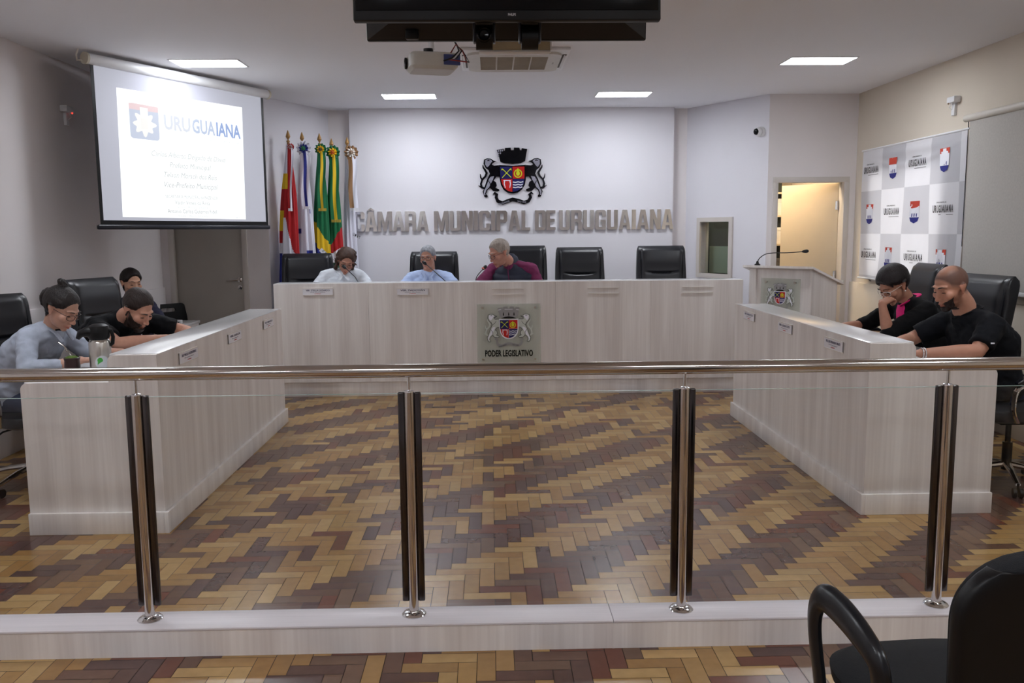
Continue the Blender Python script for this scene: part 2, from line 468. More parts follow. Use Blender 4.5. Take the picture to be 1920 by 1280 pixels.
# interior window in the right angled wall
def fr2(s, z, n=0.0):
    p = PR(s); return Vector((p[0] - dR.y * (-n) * 0 + dR.y * n, p[1] - dR.x * n, z))
XW = frame_to((DR0[0], DR0[1], 0), (dR.x, dR.y, 0))  # local x along wall, y up, z toward the room
mb = MB(); fw = .05
for (a, b, c, d) in ((W0 - fw, W1 + fw, WZ1, WZ1 + fw), (W0 - fw, W1 + fw, WZ0 - fw, WZ0), (W0 - fw, W0, WZ0, WZ1), (W1, W1 + fw, WZ0, WZ1)):
    mb.prism([(a, c), (b, c), (b, d), (a, d)], XW @ Matrix.Translation((0, 0, -.12)), .145)
wn = struct('window_1', mb, M_frame)
mb = MB(); mb.prism([(W0, WZ0), (W1, WZ0), (W1, WZ1), (W0, WZ1)], XW @ Matrix.Translation((0, 0, -.085)), .005); mb.build('pane', glass_mat('dark_glass', (.86, .9, .88)), wn)
mb = MB(); mb.bb(2.44, 3.0, YB - .035, YB - .005, 0, CH); mb.bb(2.2, 3.6, YB + .5, YB + .56, 0, CH); struct('wall_booth', mb, mat('booth_wall', rgb(40, 46, 46), .8))
mb = MB(); mb.prism([(.055, 1.0), (.56, 1.0), (.56, 1.36), (.055, 1.36)], XW @ Matrix.Translation((0, 0, -.24)), .02)
tag(mb.build('partition_board', mat('booth_panel', rgb(150, 158, 142), .7)), 'grey green board inside the dark booth behind the small window', 'board')

mb = MB(); mb.prism([(.06, 1.95), (.56, 1.95), (.56, 1.97), (.06, 1.97)], XW @ Matrix.Translation((0, 0, -.20)), .06)  # unseen glowing strip, added to brighten the board behind the pane
tag(mb.build('booth_fill_light', mat('booth_fill_glow', (1, 1, 1), .5, var=0, emit=5, ecol=(.9, 1, .9))), 'added unseen light strip above the small window brightening the board behind its pane', 'lamp')
# stage step under the presiding desk
DZ = 0.14
mb = MB(); mb.bb(-2.0, 2.345, 8.165, YP, 0, DZ, .003); struct('trim_1', mb, M_lam)

# ------------------------------------------------------------------ ceiling panels
M_panel = mat('panel_light', (1, 1, 1), .5, emit=PANEL_POWER, ecol=(0.90, 0.94, 1.0), var=0)
def panel(x, y, label, w_=.54, d_=.30):
    t = thing('ceiling_light', label, 'ceiling light', (x, y, CH), group='recessed ceiling light panels')
    mb = MB()
    for a, b, c, d in ((-w_ / 2 - .012, w_ / 2 + .012, -d_ / 2 - .012, -d_ / 2), (-w_ / 2 - .012, w_ / 2 + .012, d_ / 2, d_ / 2 + .012), (-w_ / 2 - .012, -w_ / 2, -d_ / 2, d_ / 2), (w_ / 2, w_ / 2 + .012, -d_ / 2, d_ / 2)):
        mb.bb(a, b, c, d, -.006, .0)
    mb.build('frame', M_white, t)
    mb = MB(); mb.bb(-w_ / 2, w_ / 2, -d_ / 2, d_ / 2, -.004, -.0005); mb.build('diffuser', M_panel, t)
panel(-2.31, 7.42, 'bright ceiling light panel just in front of the projection screen')
panel(2.76, 7.42, 'bright ceiling light panel on the right, near the cream wall and sensor')
panel(-.83, 9.23, 'bright ceiling light panel over the back desk, left of the crest')
panel(1.385, 9.16, 'bright ceiling light panel over the back desk, right of the crest')
for x, y, s in ((-2.3, 4.3, 'left before the railing'), (2.75, 4.3, 'right before the railing'), (-2.3, 1.4, 'left over the first chairs'), (2.75, 1.4, 'right over the first chairs'), (-.8, .2, 'left above the photographer'), (1.4, .2, 'right above the photographer'), (-2.3, -1.8, 'left over the rear of the audience area'), (2.75, -1.8, 'right over the rear of the audience area')):
    panel(x, y, 'ceiling light panel outside the view, ' + s)

# ================================================================== DESKS
def side_desk(name, label, xi, xo, ysign_near, y0, y1, sx):
    """xi inner face x, sx=-1: worktop extends to -x"""
    t = thing(name, label, 'desk', (xi, y0, 0))
    L_ = y1 - y0
    H1, H2, D1, D2 = .94, .80, .25, .70
    # end panel profile with rounded outer corners
    def prof(r=.035):
        P = [(0, 0), (0, H1)]
        def arc(cx, cy, a0, a1):
            return [(cx + r * math.cos(a0 + (a1 - a0) * k / 6), cy + r * math.sin(a0 + (a1 - a0) * k / 6)) for k in range(7)]
        P += arc(D1 - r, H1 - r, PI / 2, 0) + [(D1, H2)] + arc(D2 - r, H2 - r, PI / 2, 0) + [(D2, 0)]
        return P
    def Xm(y): 
        Mx = Matrix.Identity(4)
        Mx[0][0] = sx; Mx[1][0] = 0; Mx[2][0] = 0
        Mx[0][1] = 0; Mx[1][1] = 0; Mx[2][1] = 1
        Mx[0][2] = 0; Mx[1][2] = 1; Mx[2][2] = 0
        Mx[1][3] = y
        return Mx
    for yy in (0, L_ - .03):
        mb = MB(); mb.prism(prof(), Xm(yy), .03); mb.build('end_panel', M_lam, t, 30)
    mb = MB(); mb.bb(0, sx * .028, .03, L_ - .03, 0, H1); mb.build('front_panel', M_lam, t)
    mb = MB(); mb.bb(sx * .001, sx * D1, .03, L_ - .03, H1 - .0, H1 + .003, .001); mb.bb(sx * .028, sx * D1, .03, L_ - .03, H1 - .03, H1); mb.bb(sx * (D1 - .03), sx * D1, .03, L_ - .03, H2, H1 - .03); mb.build('ledge_top', M_lamtop, t)
    mb = MB(); mb.bb(sx * .028, sx * (D2 - .005), .03, L_ - .03, H2 - .03, H2, .003); mb.build('worktop', M_lamtop, t)
    mb = MB()
    mb.bb(-sx * .022, 0, -.022, L_, 0, .115, .003); mb.bb(0, sx * D2, -.022, 0, 0, .115, .003)
    mb.build('plinth', M_lam, t)
    for k in (1, 2):
        mb = MB(); mb.bb(sx * .03, sx * .5, L_ * k / 3 - .01, L_ * k / 3 + .01, 0, H2 - .03); mb.build('divider', M_lam, t)
    return t
side_desk('council_desk', 'pale laminate desk along the left side with raised ledge and thermos on its end', -1.72, -2.4, 1, 4.42, 7.08, -1)
side_desk('council_desk', 'pale laminate desk along the right side, where the man in the dark shirt sits', 2.02, 2.7, 1, 4.53, 7.10, 1)

def back_desk():
    t = thing('presiding_desk', 'long pale laminate desk on the step below the wall lettering', 'desk', (0, 8.15, 0))
    x0, x1 = -2.045, 2.39
    H = DZ + .94
    xs = [x0, -1.155 + .0, -.30, .60, 1.49, x1]
    xs = [x0, -1.16, -.28, .605, 1.51, x1]
    for a, b in zip(xs[:-1], xs[1:]):
        mb = MB(); mb.bb(a + .0008, b - .0008, 0, .025, DZ + .001, H); mb.build('front_panel', M_lam, t)
    mb = MB(); mb.bb(x0, x1, .025, .28, H - .03, H + .001, .002); mb.bb(x0, x1, .25, .28, DZ + .78, H - .03); mb.build('ledge_top', M_lamtop, t)
    mb = MB(); mb.bb(x0 + .02, x1 - .02, .025, .72, DZ + .75, DZ + .78, .003); mb.build('worktop', M_lamtop, t)
    for x in (x0, x1 - .03):
        mb = MB(); mb.bb(x, x + .03, .026, .70, DZ, DZ + .75); mb.bb(x, x + .03, .026, .25, DZ + .75, H - .03); mb.build('end_panel', M_lam, t)
    for x in xs[1:-1]:
        mb = MB(); mb.bb(x - .01, x + .01, .03, .6, DZ, DZ + .75); mb.build('divider', M_lam, t)
back_desk()

# nameplates and holders
M_plate = mat('plate_white', rgb(232, 230, 236), .35, var=.01)
M_ink = mat('ink_navy', rgb(58, 54, 92), .5); M_inkr = mat('ink_red', rgb(190, 60, 50), .5)
def nameplate(P, xdir, lines, label, w_=.29, h_=.058):
    t = thing('nameplate', label, 'nameplate', P, group='nameplates on the desk fronts')
    X = frame_to((0, 0, 0), xdir)
    mb = MB(); mb.prism([(-w_ / 2, -h_ / 2), (w_ / 2, -h_ / 2), (w_ / 2, h_ / 2), (-w_ / 2, h_ / 2)], X @ Matrix.Translation((0, 0, .006)), .003); mb.build('plate', M_plate, t)
    mb = MB()
    for q in (-1, 1): mb.prism([(-w_ / 2, q * (h_ / 2 + .002) - .0025), (w_ / 2, q * (h_ / 2 + .002) - .0025), (w_ / 2, q * (h_ / 2 + .002) + .0025), (-w_ / 2, q * (h_ / 2 + .002) + .0025)], X @ Matrix.Translation((0, 0, .0005)), .010)
    mb.build('holder', mat('acrylic_edge', rgb(235, 228, 222), .15), t)
    mb = MB()
    text_mb(mb, lines[0], X @ Matrix.Translation((0, .006, .0092)), .014, .0006, 0, wmax=w_ * .8, bold=.015)
    text_mb(mb, lines[1], X @ Matrix.Translation((0, -.008, .0092)), .006, .0006, 0, wmax=w_ * .5)
    mb.build('lettering', M_ink, t, 0)
    mb = MB(); text_mb(mb, lines[2], X @ Matrix.Translation((0, -.022, .0092)), .006, .0006, 0, wmax=w_ * .22, bold=.02); mb.build('emblem_line', M_inkr, t, 0)
nameplate((-1.63, 8.15, 1.005), (1, 0, 0), ('VER. STELLA LUZARDO', 'Vice-Presidente', 'CAMARA'), 'white nameplate on the back desk, below the woman in the white shirt', .28)
nameplate((-.742, 8.15, .998), (1, 0, 0), ('VER. PADOVÁN', 'Presidente - Mesa Diretora', 'CAMARA'), 'white nameplate on the back desk, below the man in the light blue shirt', .29)
for y, z, s, tx in ((4.874, .872, 'nearest to the railing', 'DR. PAULO KLEINUBING'), (5.76, .87, 'in the middle of the desk', 'VER. CARLOS'), (6.634, .868, 'farthest from the railing', 'VER. MARCELO')):
    nameplate((-1.72, y, z), (0, 1, 0), (tx, 'Procurador', 'CAMARA'), 'white nameplate on the left desk, ' + s, .29 if y < 5 else .28)
for y, z, s, tx in ((5.01, .872, 'nearest to the railing', 'VER. LUIS FERNANDO BRAITE'), (5.86, .878, 'in the middle of the desk', 'VER. LILIAN CUTY'), (6.69, .877, 'farthest from the railing', 'VER. MARCELO')):
    nameplate((2.02, y, z), (0, -1, 0), (tx, 'Vereador', 'CAMARA'), 'white nameplate on the right desk, ' + s, .27)
for x, s in ((.153, 'right above the glass crest plaque'), (1.057, 'below the empty chair beside the three people'), (1.955, 'at the right end of the back desk')):
    t = thing('nameplate_holder', 'empty clear acrylic nameplate holder ' + s, 'nameplate holder', (x, 8.15, .99), group='empty nameplate holders')
    mb = MB(); mb.bb(-.148, .148, -.004, -.001, -.03, .03); mb.build('back_sheet', M_acry, t)
    mb = MB(); mb.bb(-.148, .148, -.014, -.004, .024, .03, .002); mb.bb(-.148, .148, -.014, -.004, -.03, -.024, .002); mb.build('lip', mat('acrylic_edge', rgb(235, 228, 222), .15), t)

# ================================================================== RAILING
t = thing('curb', 'low pale laminate curb that carries the steel and glass railing', 'curb', (0, 3.13, 0))
mb = MB(); mb.bb(XL + .021, XR - .031, -.075, .075, 0, .10); mb.build('curb_body', M_lam, t)
M_curbtop = mat('curb_top_laminate', rgb(218, 212, 216), .35, var=.05, scale=10, stretch=(.1, 8, 1))
for a, b in ((XL + .021, .44), (.4415, XR - .031)):
    mb = MB(); mb.bb(a, b, -.078, .075, .10, .11, .003)
    mb.build('curb_top', M_curbtop, t)
mb = MB(); mb.bb(.4365, .4445, -.0765, -.074, .0, .10); mb.build('joint_strip', M_lam, t)
PX = [-2.30, -1.303, -.308, .712, 1.70, 2.72]
PL = ['outside the view at the left wall', 'in front of the left desk end', 'left of the middle', 'right of the middle', 'in front of the right desk end', 'outside the view at the right wall']
rail = thing('handrail', 'horizontal polished steel tube handrail across the whole picture', 'handrail', (0, 3.14, 1.047))
mb = MB(); mb.tube([(XL + .02 + (XR - XL - .05) * k / 12, 0, 0) for k in range(13)], .0245, seg=28); mb.build('tube', M_steel, rail)
for k, px in enumerate(PX):
    t = thing('railing_post', 'polished steel railing post ' + PL[k], 'post', (px, 3.14, .11), group='railing posts')
    mb = MB(); mb.cyl((0, 0, 0), (0, 0, .858), .0185, seg=28); mb.build('post_tube', M_steel, t)
    mb = MB(); mb.lathe([(.046, 0), (.046, .003), (.040, .009), (.028, .014), (.0195, .016)], (0, 0, 0), seg=32); mb.build('flange', M_chrome, t)
    for s in (-1, 1):
        mb = MB(); mb.box((s * .030, .006, .05 + .404), (.025, .016, .806), .005, seg=3); mb.build('glass_clamp', mat('dark_steel', rgb(84, 80, 80), .16, 1.0, var=.05), t)
    mb = MB(); mb.cyl((0, 0, .856), (0, 0, .918), .0065); mb.lathe([(.0185, 0), (.018, .004), (.008, .008)], (0, 0, .858)); mb.build('pin', M_chrome, t)
ends = [XL + .03] + PX + [XR - .035]
GL = ['leftmost clear glass panel of the railing at the wall', 'clear glass panel in front of the woman in the denim shirt', 'clear glass panel left of the middle', 'clear glass panel in the middle of the railing', 'clear glass panel right of the middle', 'clear glass panel in front of the right desk end', 'rightmost clear glass panel of the railing at the wall']
for k in range(7):
    a, b = ends[k] + (.03 if k else 0), ends[k + 1] - (.03 if k < 6 else 0)
    t = thing('glass_barrier', GL[k], 'glass panel', ((a + b) / 2, 3.148, .125), group='glass panels of the railing')
    mb = MB(); h = (b - a) / 2
    mb.bb(-h, h, -.004, .004, 0, .835); mb.build('glass', M_glass, t)
    mb = MB(); mb.bb(-h, h, -.0042, .0042, .835, .8362); mb.build('glass_edge', mat('glass_edge', rgb(150, 172, 165), .2), t)

# ================================================================== CEILING AND WALL THINGS
# projection screen
SA = Vector((-3.066, 6.862, 0)); SDv = Vector((.4554, .8903, 0))
XS = frame_to((0, 0, 0), SDv)
scr = thing('projection_screen', 'pull-down projection screen with black border showing a glowing white slide', 'projection screen', SA)
mb = MB()
mb.tube([XS @ Vector((.0, 2.885, 0)), XS @ Vector((2.0, 2.885, 0))], .042, seg=24); mb.build('casing', M_white, scr)
for x in (-.012, 2.0):
    mb = MB(); mb.tube([XS @ Vector((x, 2.885, 0)), XS @ Vector((x + .02, 2.885, 0))], .046, seg=24); mb.build('end_cap', mat('ivory_plastic', rgb(205, 198, 180), .5), scr)
mb = MB(); mb.tube([XS @ Vector(p) for p in ((-.012, 2.87, -.03), (-.05, 2.865, -.03), (-.062, 2.9, -.02), (-.05, 2.948, -.01))], .006); mb.build('power_cord', M_offwhite, scr)
def rect(mb, X, x0, x1, y0, y1, z, th=.001, mi=0):
    mb.prism([(x0, y0), (x1, y0), (x1, y1), (x0, y1)], X @ Matrix.Translation((0, 0, z)), th, mi)
mb = MB(); rect(mb, XS, .035, 1.945, 1.625, 2.86, 0, .0015); mb.build('border', M_black, scr)
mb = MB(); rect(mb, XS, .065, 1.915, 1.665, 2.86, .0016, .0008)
M_scr = mat('screen_fabric_glow', rgb(128, 128, 138), .9, var=.01, emit=.27, ecol=(.82, .84, .95)); mb.build('fabric', M_scr, scr)  # emission puts the lit look of the screen into the fabric itself
mb = MB(); mb.T = XS; mb.box((.985, 1.612, .0), (1.96, .038, .03), .012, seg=3); mb.build('bottom_bar', mat('bar_black', rgb(26, 28, 38), .3), scr)
M_sl = mat('slide_light', (.10, .10, .10), .9, var=0, emit=.82, ecol=(.95, .98, 1.0))  # slide and its print emit their own glow in place of the projector beam
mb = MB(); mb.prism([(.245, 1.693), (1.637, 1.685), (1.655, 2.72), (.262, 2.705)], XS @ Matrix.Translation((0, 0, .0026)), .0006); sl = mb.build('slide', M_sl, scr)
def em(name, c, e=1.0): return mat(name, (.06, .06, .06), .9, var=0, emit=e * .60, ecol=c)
Z0 = .0034
def ST(x, y, a=-1.0): return XS @ Matrix.Translation((x, y, Z0)) @ Matrix.Rotation(R(0), 4, 'Z')
mb = MB()
def rrect(x0, x1, y0, y1, r, k=5):
    P = []
    for cx, cy, a in ((x1 - r, y0 + r, -90), (x1 - r, y1 - r, 0), (x0 + r, y1 - r, 90), (x0 + r, y0 + r, 180)):
        for i in range(k + 1): P.append((cx + r * math.cos(R(a + 90 * i / k)), cy + r * math.sin(R(a + 90 * i / k))))
    return P
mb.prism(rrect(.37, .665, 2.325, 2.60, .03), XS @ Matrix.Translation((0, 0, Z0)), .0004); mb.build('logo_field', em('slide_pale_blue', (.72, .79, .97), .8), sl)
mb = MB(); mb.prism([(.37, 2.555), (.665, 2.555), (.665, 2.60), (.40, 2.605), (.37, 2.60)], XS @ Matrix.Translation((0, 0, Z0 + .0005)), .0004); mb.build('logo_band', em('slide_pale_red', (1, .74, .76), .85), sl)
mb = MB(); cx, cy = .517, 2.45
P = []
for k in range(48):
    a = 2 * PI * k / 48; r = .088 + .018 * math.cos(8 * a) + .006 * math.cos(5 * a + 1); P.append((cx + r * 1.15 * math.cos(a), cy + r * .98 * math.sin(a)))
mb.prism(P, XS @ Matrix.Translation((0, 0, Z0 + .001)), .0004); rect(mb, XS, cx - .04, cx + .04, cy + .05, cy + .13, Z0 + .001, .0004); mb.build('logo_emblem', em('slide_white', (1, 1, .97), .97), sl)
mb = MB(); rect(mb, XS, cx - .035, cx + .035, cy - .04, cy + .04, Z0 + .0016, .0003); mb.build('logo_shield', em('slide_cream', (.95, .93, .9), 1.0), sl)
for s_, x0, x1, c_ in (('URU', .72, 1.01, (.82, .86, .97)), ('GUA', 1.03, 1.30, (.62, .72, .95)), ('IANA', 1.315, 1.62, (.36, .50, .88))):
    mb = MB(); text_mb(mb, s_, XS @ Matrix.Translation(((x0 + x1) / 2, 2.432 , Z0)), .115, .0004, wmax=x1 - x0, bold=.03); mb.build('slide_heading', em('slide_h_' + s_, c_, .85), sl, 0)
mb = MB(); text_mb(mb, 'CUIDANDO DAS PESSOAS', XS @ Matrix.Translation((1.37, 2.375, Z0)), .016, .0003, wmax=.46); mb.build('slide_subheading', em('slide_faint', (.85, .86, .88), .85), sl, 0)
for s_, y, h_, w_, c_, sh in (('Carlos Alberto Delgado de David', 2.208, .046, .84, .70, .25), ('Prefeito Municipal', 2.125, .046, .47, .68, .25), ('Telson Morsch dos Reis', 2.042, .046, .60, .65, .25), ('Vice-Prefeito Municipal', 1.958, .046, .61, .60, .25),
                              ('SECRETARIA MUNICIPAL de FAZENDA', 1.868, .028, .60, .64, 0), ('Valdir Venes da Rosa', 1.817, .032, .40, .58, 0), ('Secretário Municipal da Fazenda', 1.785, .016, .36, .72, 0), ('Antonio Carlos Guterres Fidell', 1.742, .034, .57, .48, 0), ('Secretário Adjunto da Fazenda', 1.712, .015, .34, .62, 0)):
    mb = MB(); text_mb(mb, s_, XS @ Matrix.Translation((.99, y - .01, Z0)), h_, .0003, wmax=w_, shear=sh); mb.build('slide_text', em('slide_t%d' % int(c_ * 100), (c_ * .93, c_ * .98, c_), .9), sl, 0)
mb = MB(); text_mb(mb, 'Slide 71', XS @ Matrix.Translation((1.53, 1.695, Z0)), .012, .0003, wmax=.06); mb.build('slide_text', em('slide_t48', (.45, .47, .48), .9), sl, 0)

# televisions back to back, hung over the railing
t = thing('television', 'large black television hung from the ceiling, screen towards the audience', 'television', (.067, 3.15, 2.59))
mb = MB(); mb.T = Matrix.Rotation(R(-4), 4, 'X'); mb.box((0, .02, 0), (1.075, .035, .62), .006); mb.box((0, .045, .0), (.7, .05, .4), .02); mb.build('housing', M_black, t)
mb = MB(); mb.T = Matrix.Rotation(R(-4), 4, 'X'); mb.box((0, 0.001, .012), (1.055, .006, .575), .001); mb.build('screen', M_gloss, t)
mb = MB(); mb.T = Matrix.Rotation(R(-4), 4, 'X'); text_mb(mb, 'PHILIPS', frame_to((0, 0, 0), (1, 0, 0)) @ Matrix.Translation((0.015, -.296, .004)), .008, .0006, wmax=.027, bold=.03); mb.build('brand_lettering', mat('logo_grey', rgb(190, 190, 195), .4), t, 0)
t = thing('television', 'second black television behind the first one, its back towards the audience', 'television', (.07, 3.42, 2.585))
mb = MB(); mb.T = Matrix.Rotation(R(4), 4, 'X'); mb.box((0, 0, 0), (1.07, .03, .62), .006); mb.build('housing', M_black, t)
mb = MB(); mb.T = Matrix.Rotation(R(4), 4, 'X')
mb.add([(-.53, -.016, -.305), (.53, -.016, -.305), (.53, -.016, .305), (-.53, -.016, .305), (-.44, -.06, -.25), (.44, -.06, -.25), (.44, -.06, .2), (-.44, -.06, .2)],
       [(0, 1, 5, 4), (1, 2, 6, 5), (2, 3, 7, 6), (3, 0, 4, 7), (4, 5, 6, 7), (3, 2, 1, 0)]); mb.build('rear_cover', mat('tv_back', rgb(30, 26, 26), .5), t, 20)
mb = MB(); mb.T = Matrix.Rotation(R(4), 4, 'X'); mb.box((-.36, -.03, -.29), (.05, .04, .035), .005); mb.build('speaker_box', M_black, t)
t = thing('television_mount', 'black ceiling mount pole between the two televisions', 'mount', (.07, 3.29, CH))
mb = MB(); mb.cyl((0, 0, 0), (0, 0, -.5), .022); mb.build('pole', M_black, t)
mb = MB(); mb.box((0, 0, -.006), (.2, .16, .012), .003); mb.build('ceiling_plate', M_black, t)
mb = MB(); mb.box((0, 0, -.30), (.5, .05, .03), .004); mb.build('cross_bar', M_black, t)
mb = MB(); mb.box((0.02, .0, -.535), (.62, .09, .012), .002); mb.cyl((0, 0, -.54), (0, 0, -.4), .018); mb.build('camera_shelf', mat('shelf_brown', rgb(48, 40, 38), .6), t)
def ptz(x, label, face):
    t = thing('conference_camera', label, 'camera', (x, 3.27, 2.403), group='dome cameras hung under the televisions')
    mb = MB(); mb.sloft([((0, 0, 0), (1, 0, 0), (0, 1, 0), .045, .045), ((0, 0, -.03), (1, 0, 0), (0, 1, 0), .042, .042), ((0, 0, -.055), (1, 0, 0), (0, 1, 0), .036, .038)], .5); mb.build('base', M_black, t)
    for s in (-1, 1):
        mb = MB(); mb.box((s * .036, 0, -.105), (.010, .05, .13), .005); mb.build('yoke_arm', mat('camera_grey', rgb(52, 54, 62), .35), t)
    mb = MB(); mb.cyl((-.03, 0, -.15), (.03, 0, -.15), .044, seg=28); hd = mb.build('camera_head', M_black, t)
    mb = MB(); mb.lathe([(.026, 0), (.026, .02), (.022, .022), (.015, .014), (.003, .012)], (0, -.034 * face, -.15), axis=(0, -face, 0)); mb.build('lens', M_gloss, t)
    for s in (-1, 1):
        mb = MB(); mb.box((s * .068, 0, .0), (.036, .05, .02), .003); mb.build('side_bracket', mat('bracket_grey', rgb(92, 92, 96), .5), t)
ptz(-.016, 'black dome camera under the televisions, the left one with its lens forward', 1)
ptz(.150, 'black dome camera under the televisions, the right one turned away', -1)
t = thing('ceiling_box', 'cream box with white edge profile hung behind the two dome cameras', 'box', (.105, 3.66, 2.31))
mb = MB(); mb.box((0, 0, 0), (.29, .05, .056), .002); mb.build('body', mat('cream_board', rgb(196, 182, 152), .6), t)
mb = MB(); mb.box((.0, 0, -.033), (.29, .06, .008), .002); mb.box((.148, 0, .0), (.008, .06, .06), .002); mb.build('edge_profile', M_white, t)
mb = MB(); mb.cyl((-.1, 0, .028), (-.1, 0, CH - 2.31), .006); mb.cyl((.1, 0, .028), (.1, 0, CH - 2.31), .006); mb.build('hanger', M_white, t)
mb = MB(); mb.ball((-.055, -.026, .008), .004); mb.build('screw', M_black, t)

# projector
t = thing('projector', 'white projector hung from the ceiling by a short pole, aimed at the screen', 'projector', (-.345, 5.4, 2.56))
A = Matrix.Rotation(R(14), 4, 'Z')
mb = MB(); mb.T = A; mb.sloft([((0, 0, -.05), (1, 0, 0), (0, 1, 0), .125, .105), ((0, 0, -.03), (1, 0, 0), (0, 1, 0), .145, .12), ((0, 0, .035), (1, 0, 0), (0, 1, 0), .145, .12), ((0, 0, .048), (1, 0, 0), (0, 1, 0), .135, .11)], .28, 32); mb.build('body', mat('projector_white', rgb(196, 194, 188), .45), t)
mb = MB(); mb.T = A; mb.lathe([(.034, 0), (.034, .012), (.028, .014), (.024, .004), (.002, .002)], (-.148, .03, 0), axis=(-1, .1, 0)); mb.build('lens', M_gloss, t)
mb = MB(); mb.T = A; mb.box((.02, 0, .056), (.12, .1, .012), .004); mb.cyl((-.02, 0, .06), (-.02, 0, .085), .03); mb.build('mount_plate', M_black, t)
mb = MB(); mb.cyl((0, 0, .08), (0, 0, .388), .017); mb.lathe([(.05, .380), (.05, .389)]); mb.build('pole', M_white, t)
mb = MB(); mb.T = A; mb.box((.1, -.115, .005), (.1, .02, .06), .003); mb.build('connector_panel', mat('port_blue', rgb(60, 70, 120), .5), t)
for k in range(5):
    mb = MB(); q = k * .015
    mb.tube([(.08 + q, -.14, -.01 + q * .4), (.13 + q, -.17, .0), (.17 + q * .5, -.16, .04), (.16, -.1 + q, .08), (.14 - q * .3, -.05, .12 + q), (.11, -.02, .2), (.10, 0, .388)] if k < 3 else [(.1, -.13, .0), (.17 + q, -.15, -.02), (.19, -.12, .05), (.15, -.1, .09), (.12, -.11, .04)], .004 + .001 * (k == 0))
    mb.build('cable', [M_black, mat('cable_white', rgb(200, 200, 205), .5), M_black, mat('cable_red', rgb(150, 40, 36), .5), M_black][k], t)
# air conditioner cassette
t = thing('air_conditioner', 'square white ceiling air conditioner cassette behind the dome cameras', 'air conditioner', (.2, 7.27, CH))
mb = MB(); mb.box((0, 0, -.012), (.86, .86, .024), .008); mb.build('frame', M_white, t)
mb = MB(); mb.prism(rrect(-.37, .37, -.37, .37, .09), Matrix.Translation((0, 0, -.042)), .02); mb.build('front_cover', mat('ac_white', rgb(205, 201, 194), .5), t)
for k in range(4):
    Q = Matrix.Rotation(k * PI / 2, 4, 'Z')
    mb = MB(); mb.T = Q; mb.bb(-.27, .27, -.412, -.378, -.0275, -.0245, .001); mb.build('outlet', mat('vent_dark', rgb(96, 92, 88), .7), t)
    mb = MB(); mb.T = Q; mb.box((0, -.4, -.032), (.52, .018, .004), .001, rx=R(28)); mb.build('louver', M_white, t)
for k in range(4):
    mb = MB(); mb.bb(-.27 + k * .137, -.27 + k * .137 + .127, -.26, .26, -.0445, -.042, .001)
    for j in range(24): mb.bb(-.27 + k * .137 + .002, -.27 + k * .137 + .125, -.255 + j * .0215, -.255 + j * .0215 + .008, -.0475, -.0445)
    mb.build('intake_grille', mat('grille_beige', rgb(168, 158, 142), .7), t)
mb = MB(); mb.box((.32, 0, -.043), (.012, .06, .003), .001); mb.build('display', M_grey, t)
# motion sensors
def sensor(P, s, label):
    t = thing('motion_sensor', label, 'sensor', P, group='motion sensors on the side walls')
    mb = MB(); mb.box((s * .03, 0, 0), (.06, .12, .05), .008); mb.build('housing', M_white, t)
    mb = MB(); mb.box((s * .012, .02, -.075), (.024, .05, .10), .004); mb.build('bracket', M_white, t)
    mb = MB(); mb.tube([(s * .04, .0, -.02), (s * .05, .03, -.06), (s * .03, .02, -.08)], .003); mb.build('wire', M_white, t)
    mb = MB(); mb.ball((s * .058, .03, -.028), .007); mb.build('indicator_lamp', em('led_red' if s > 0 else 'led_dim', (1, .05, .03) if s > 0 else (.5, .25, .12), 2.0 if s > 0 else .3), t)
sensor((XL + .0, 7.28, 2.565), 1, 'white motion sensor with a red lamp on the left wall')
sensor((XR - .0, 7.25, 2.60), -1, 'white motion sensor high on the right cream wall above the banner')
# dome camera
p = PR(1.11)
nR = Vector((dR.y, -dR.x, 0))
t = thing('security_camera', 'small white security dome camera with black lens on the angled wall', 'camera', (p[0], p[1], 2.575))
mb = MB(); mb.lathe([(.055, 0), (.055, .02), (.048, .03), (.03, .034)], (0, 0, 0), axis=nR); mb.build('mount_base', M_white, t)
mb = MB(); mb.ball(tuple(nR * .045), .046); mb.build('eyeball', M_white, t)
vd = (nR + Vector((-1.1, -.35, -.15))).normalized()
mb = MB(); mb.lathe([(.036, .026), (.030, .040), (.020, .046), (.004, .047)], tuple(nR * .045), axis=vd); mb.build('lens', M_gloss, t)

# ================================================================== CREST
M_dark_m = mat('black_mirror', rgb(26, 26, 32), .12, .6, var=.3, scale=30)
M_lionf = mat('crest_silver', rgb(168, 168, 184), .3, .4, var=.2, scale=40)
M_cblue = mat('crest_blue', rgb(22, 24, 92), .35); M_cred = mat('crest_red', rgb(190, 32, 30), .35)
M_cyel = mat('crest_yellow', rgb(206, 216, 40), .4); M_cwhite = mat('crest_white', rgb(232, 232, 242), .4)
M_cgrey = mat('crest_grey', rgb(150, 148, 150), .45); M_cpale = mat('crest_pale', rgb(196, 200, 194), .45)
CROWN = [(470, 200), (585, 180), (590, 215), (607, 212), (612, 166), (708, 160), (715, 205), (758, 205), (765, 160), (858, 162), (868, 205), (890, 208), (900, 172), (992, 186), (955, 390), (880, 422), (740, 436), (600, 424), (530, 400), (512, 330)]
SHIELD = [(505, 452), (740, 468), (967, 452), (965, 700), (945, 795), (900, 868), (830, 918), (740, 936), (650, 922), (580, 872), (535, 790), (515, 680)]
LION = [(250, 360), (300, 340), (370, 345), (410, 375), (460, 388), (420, 410), (400, 420), (385, 445), (420, 462), (504, 455), (512, 560), (515, 650), (460, 650), (410, 715), (450, 740), (465, 800), (440, 840), (500, 860), (510, 885), (480, 900), (400, 890), (365, 850), (345, 840), (300, 880), (280, 940), (310, 980), (290, 1000), (250, 990), (220, 900), (245, 860), (265, 790), (300, 690), (345, 600), (325, 540), (275, 500), (240, 430)]
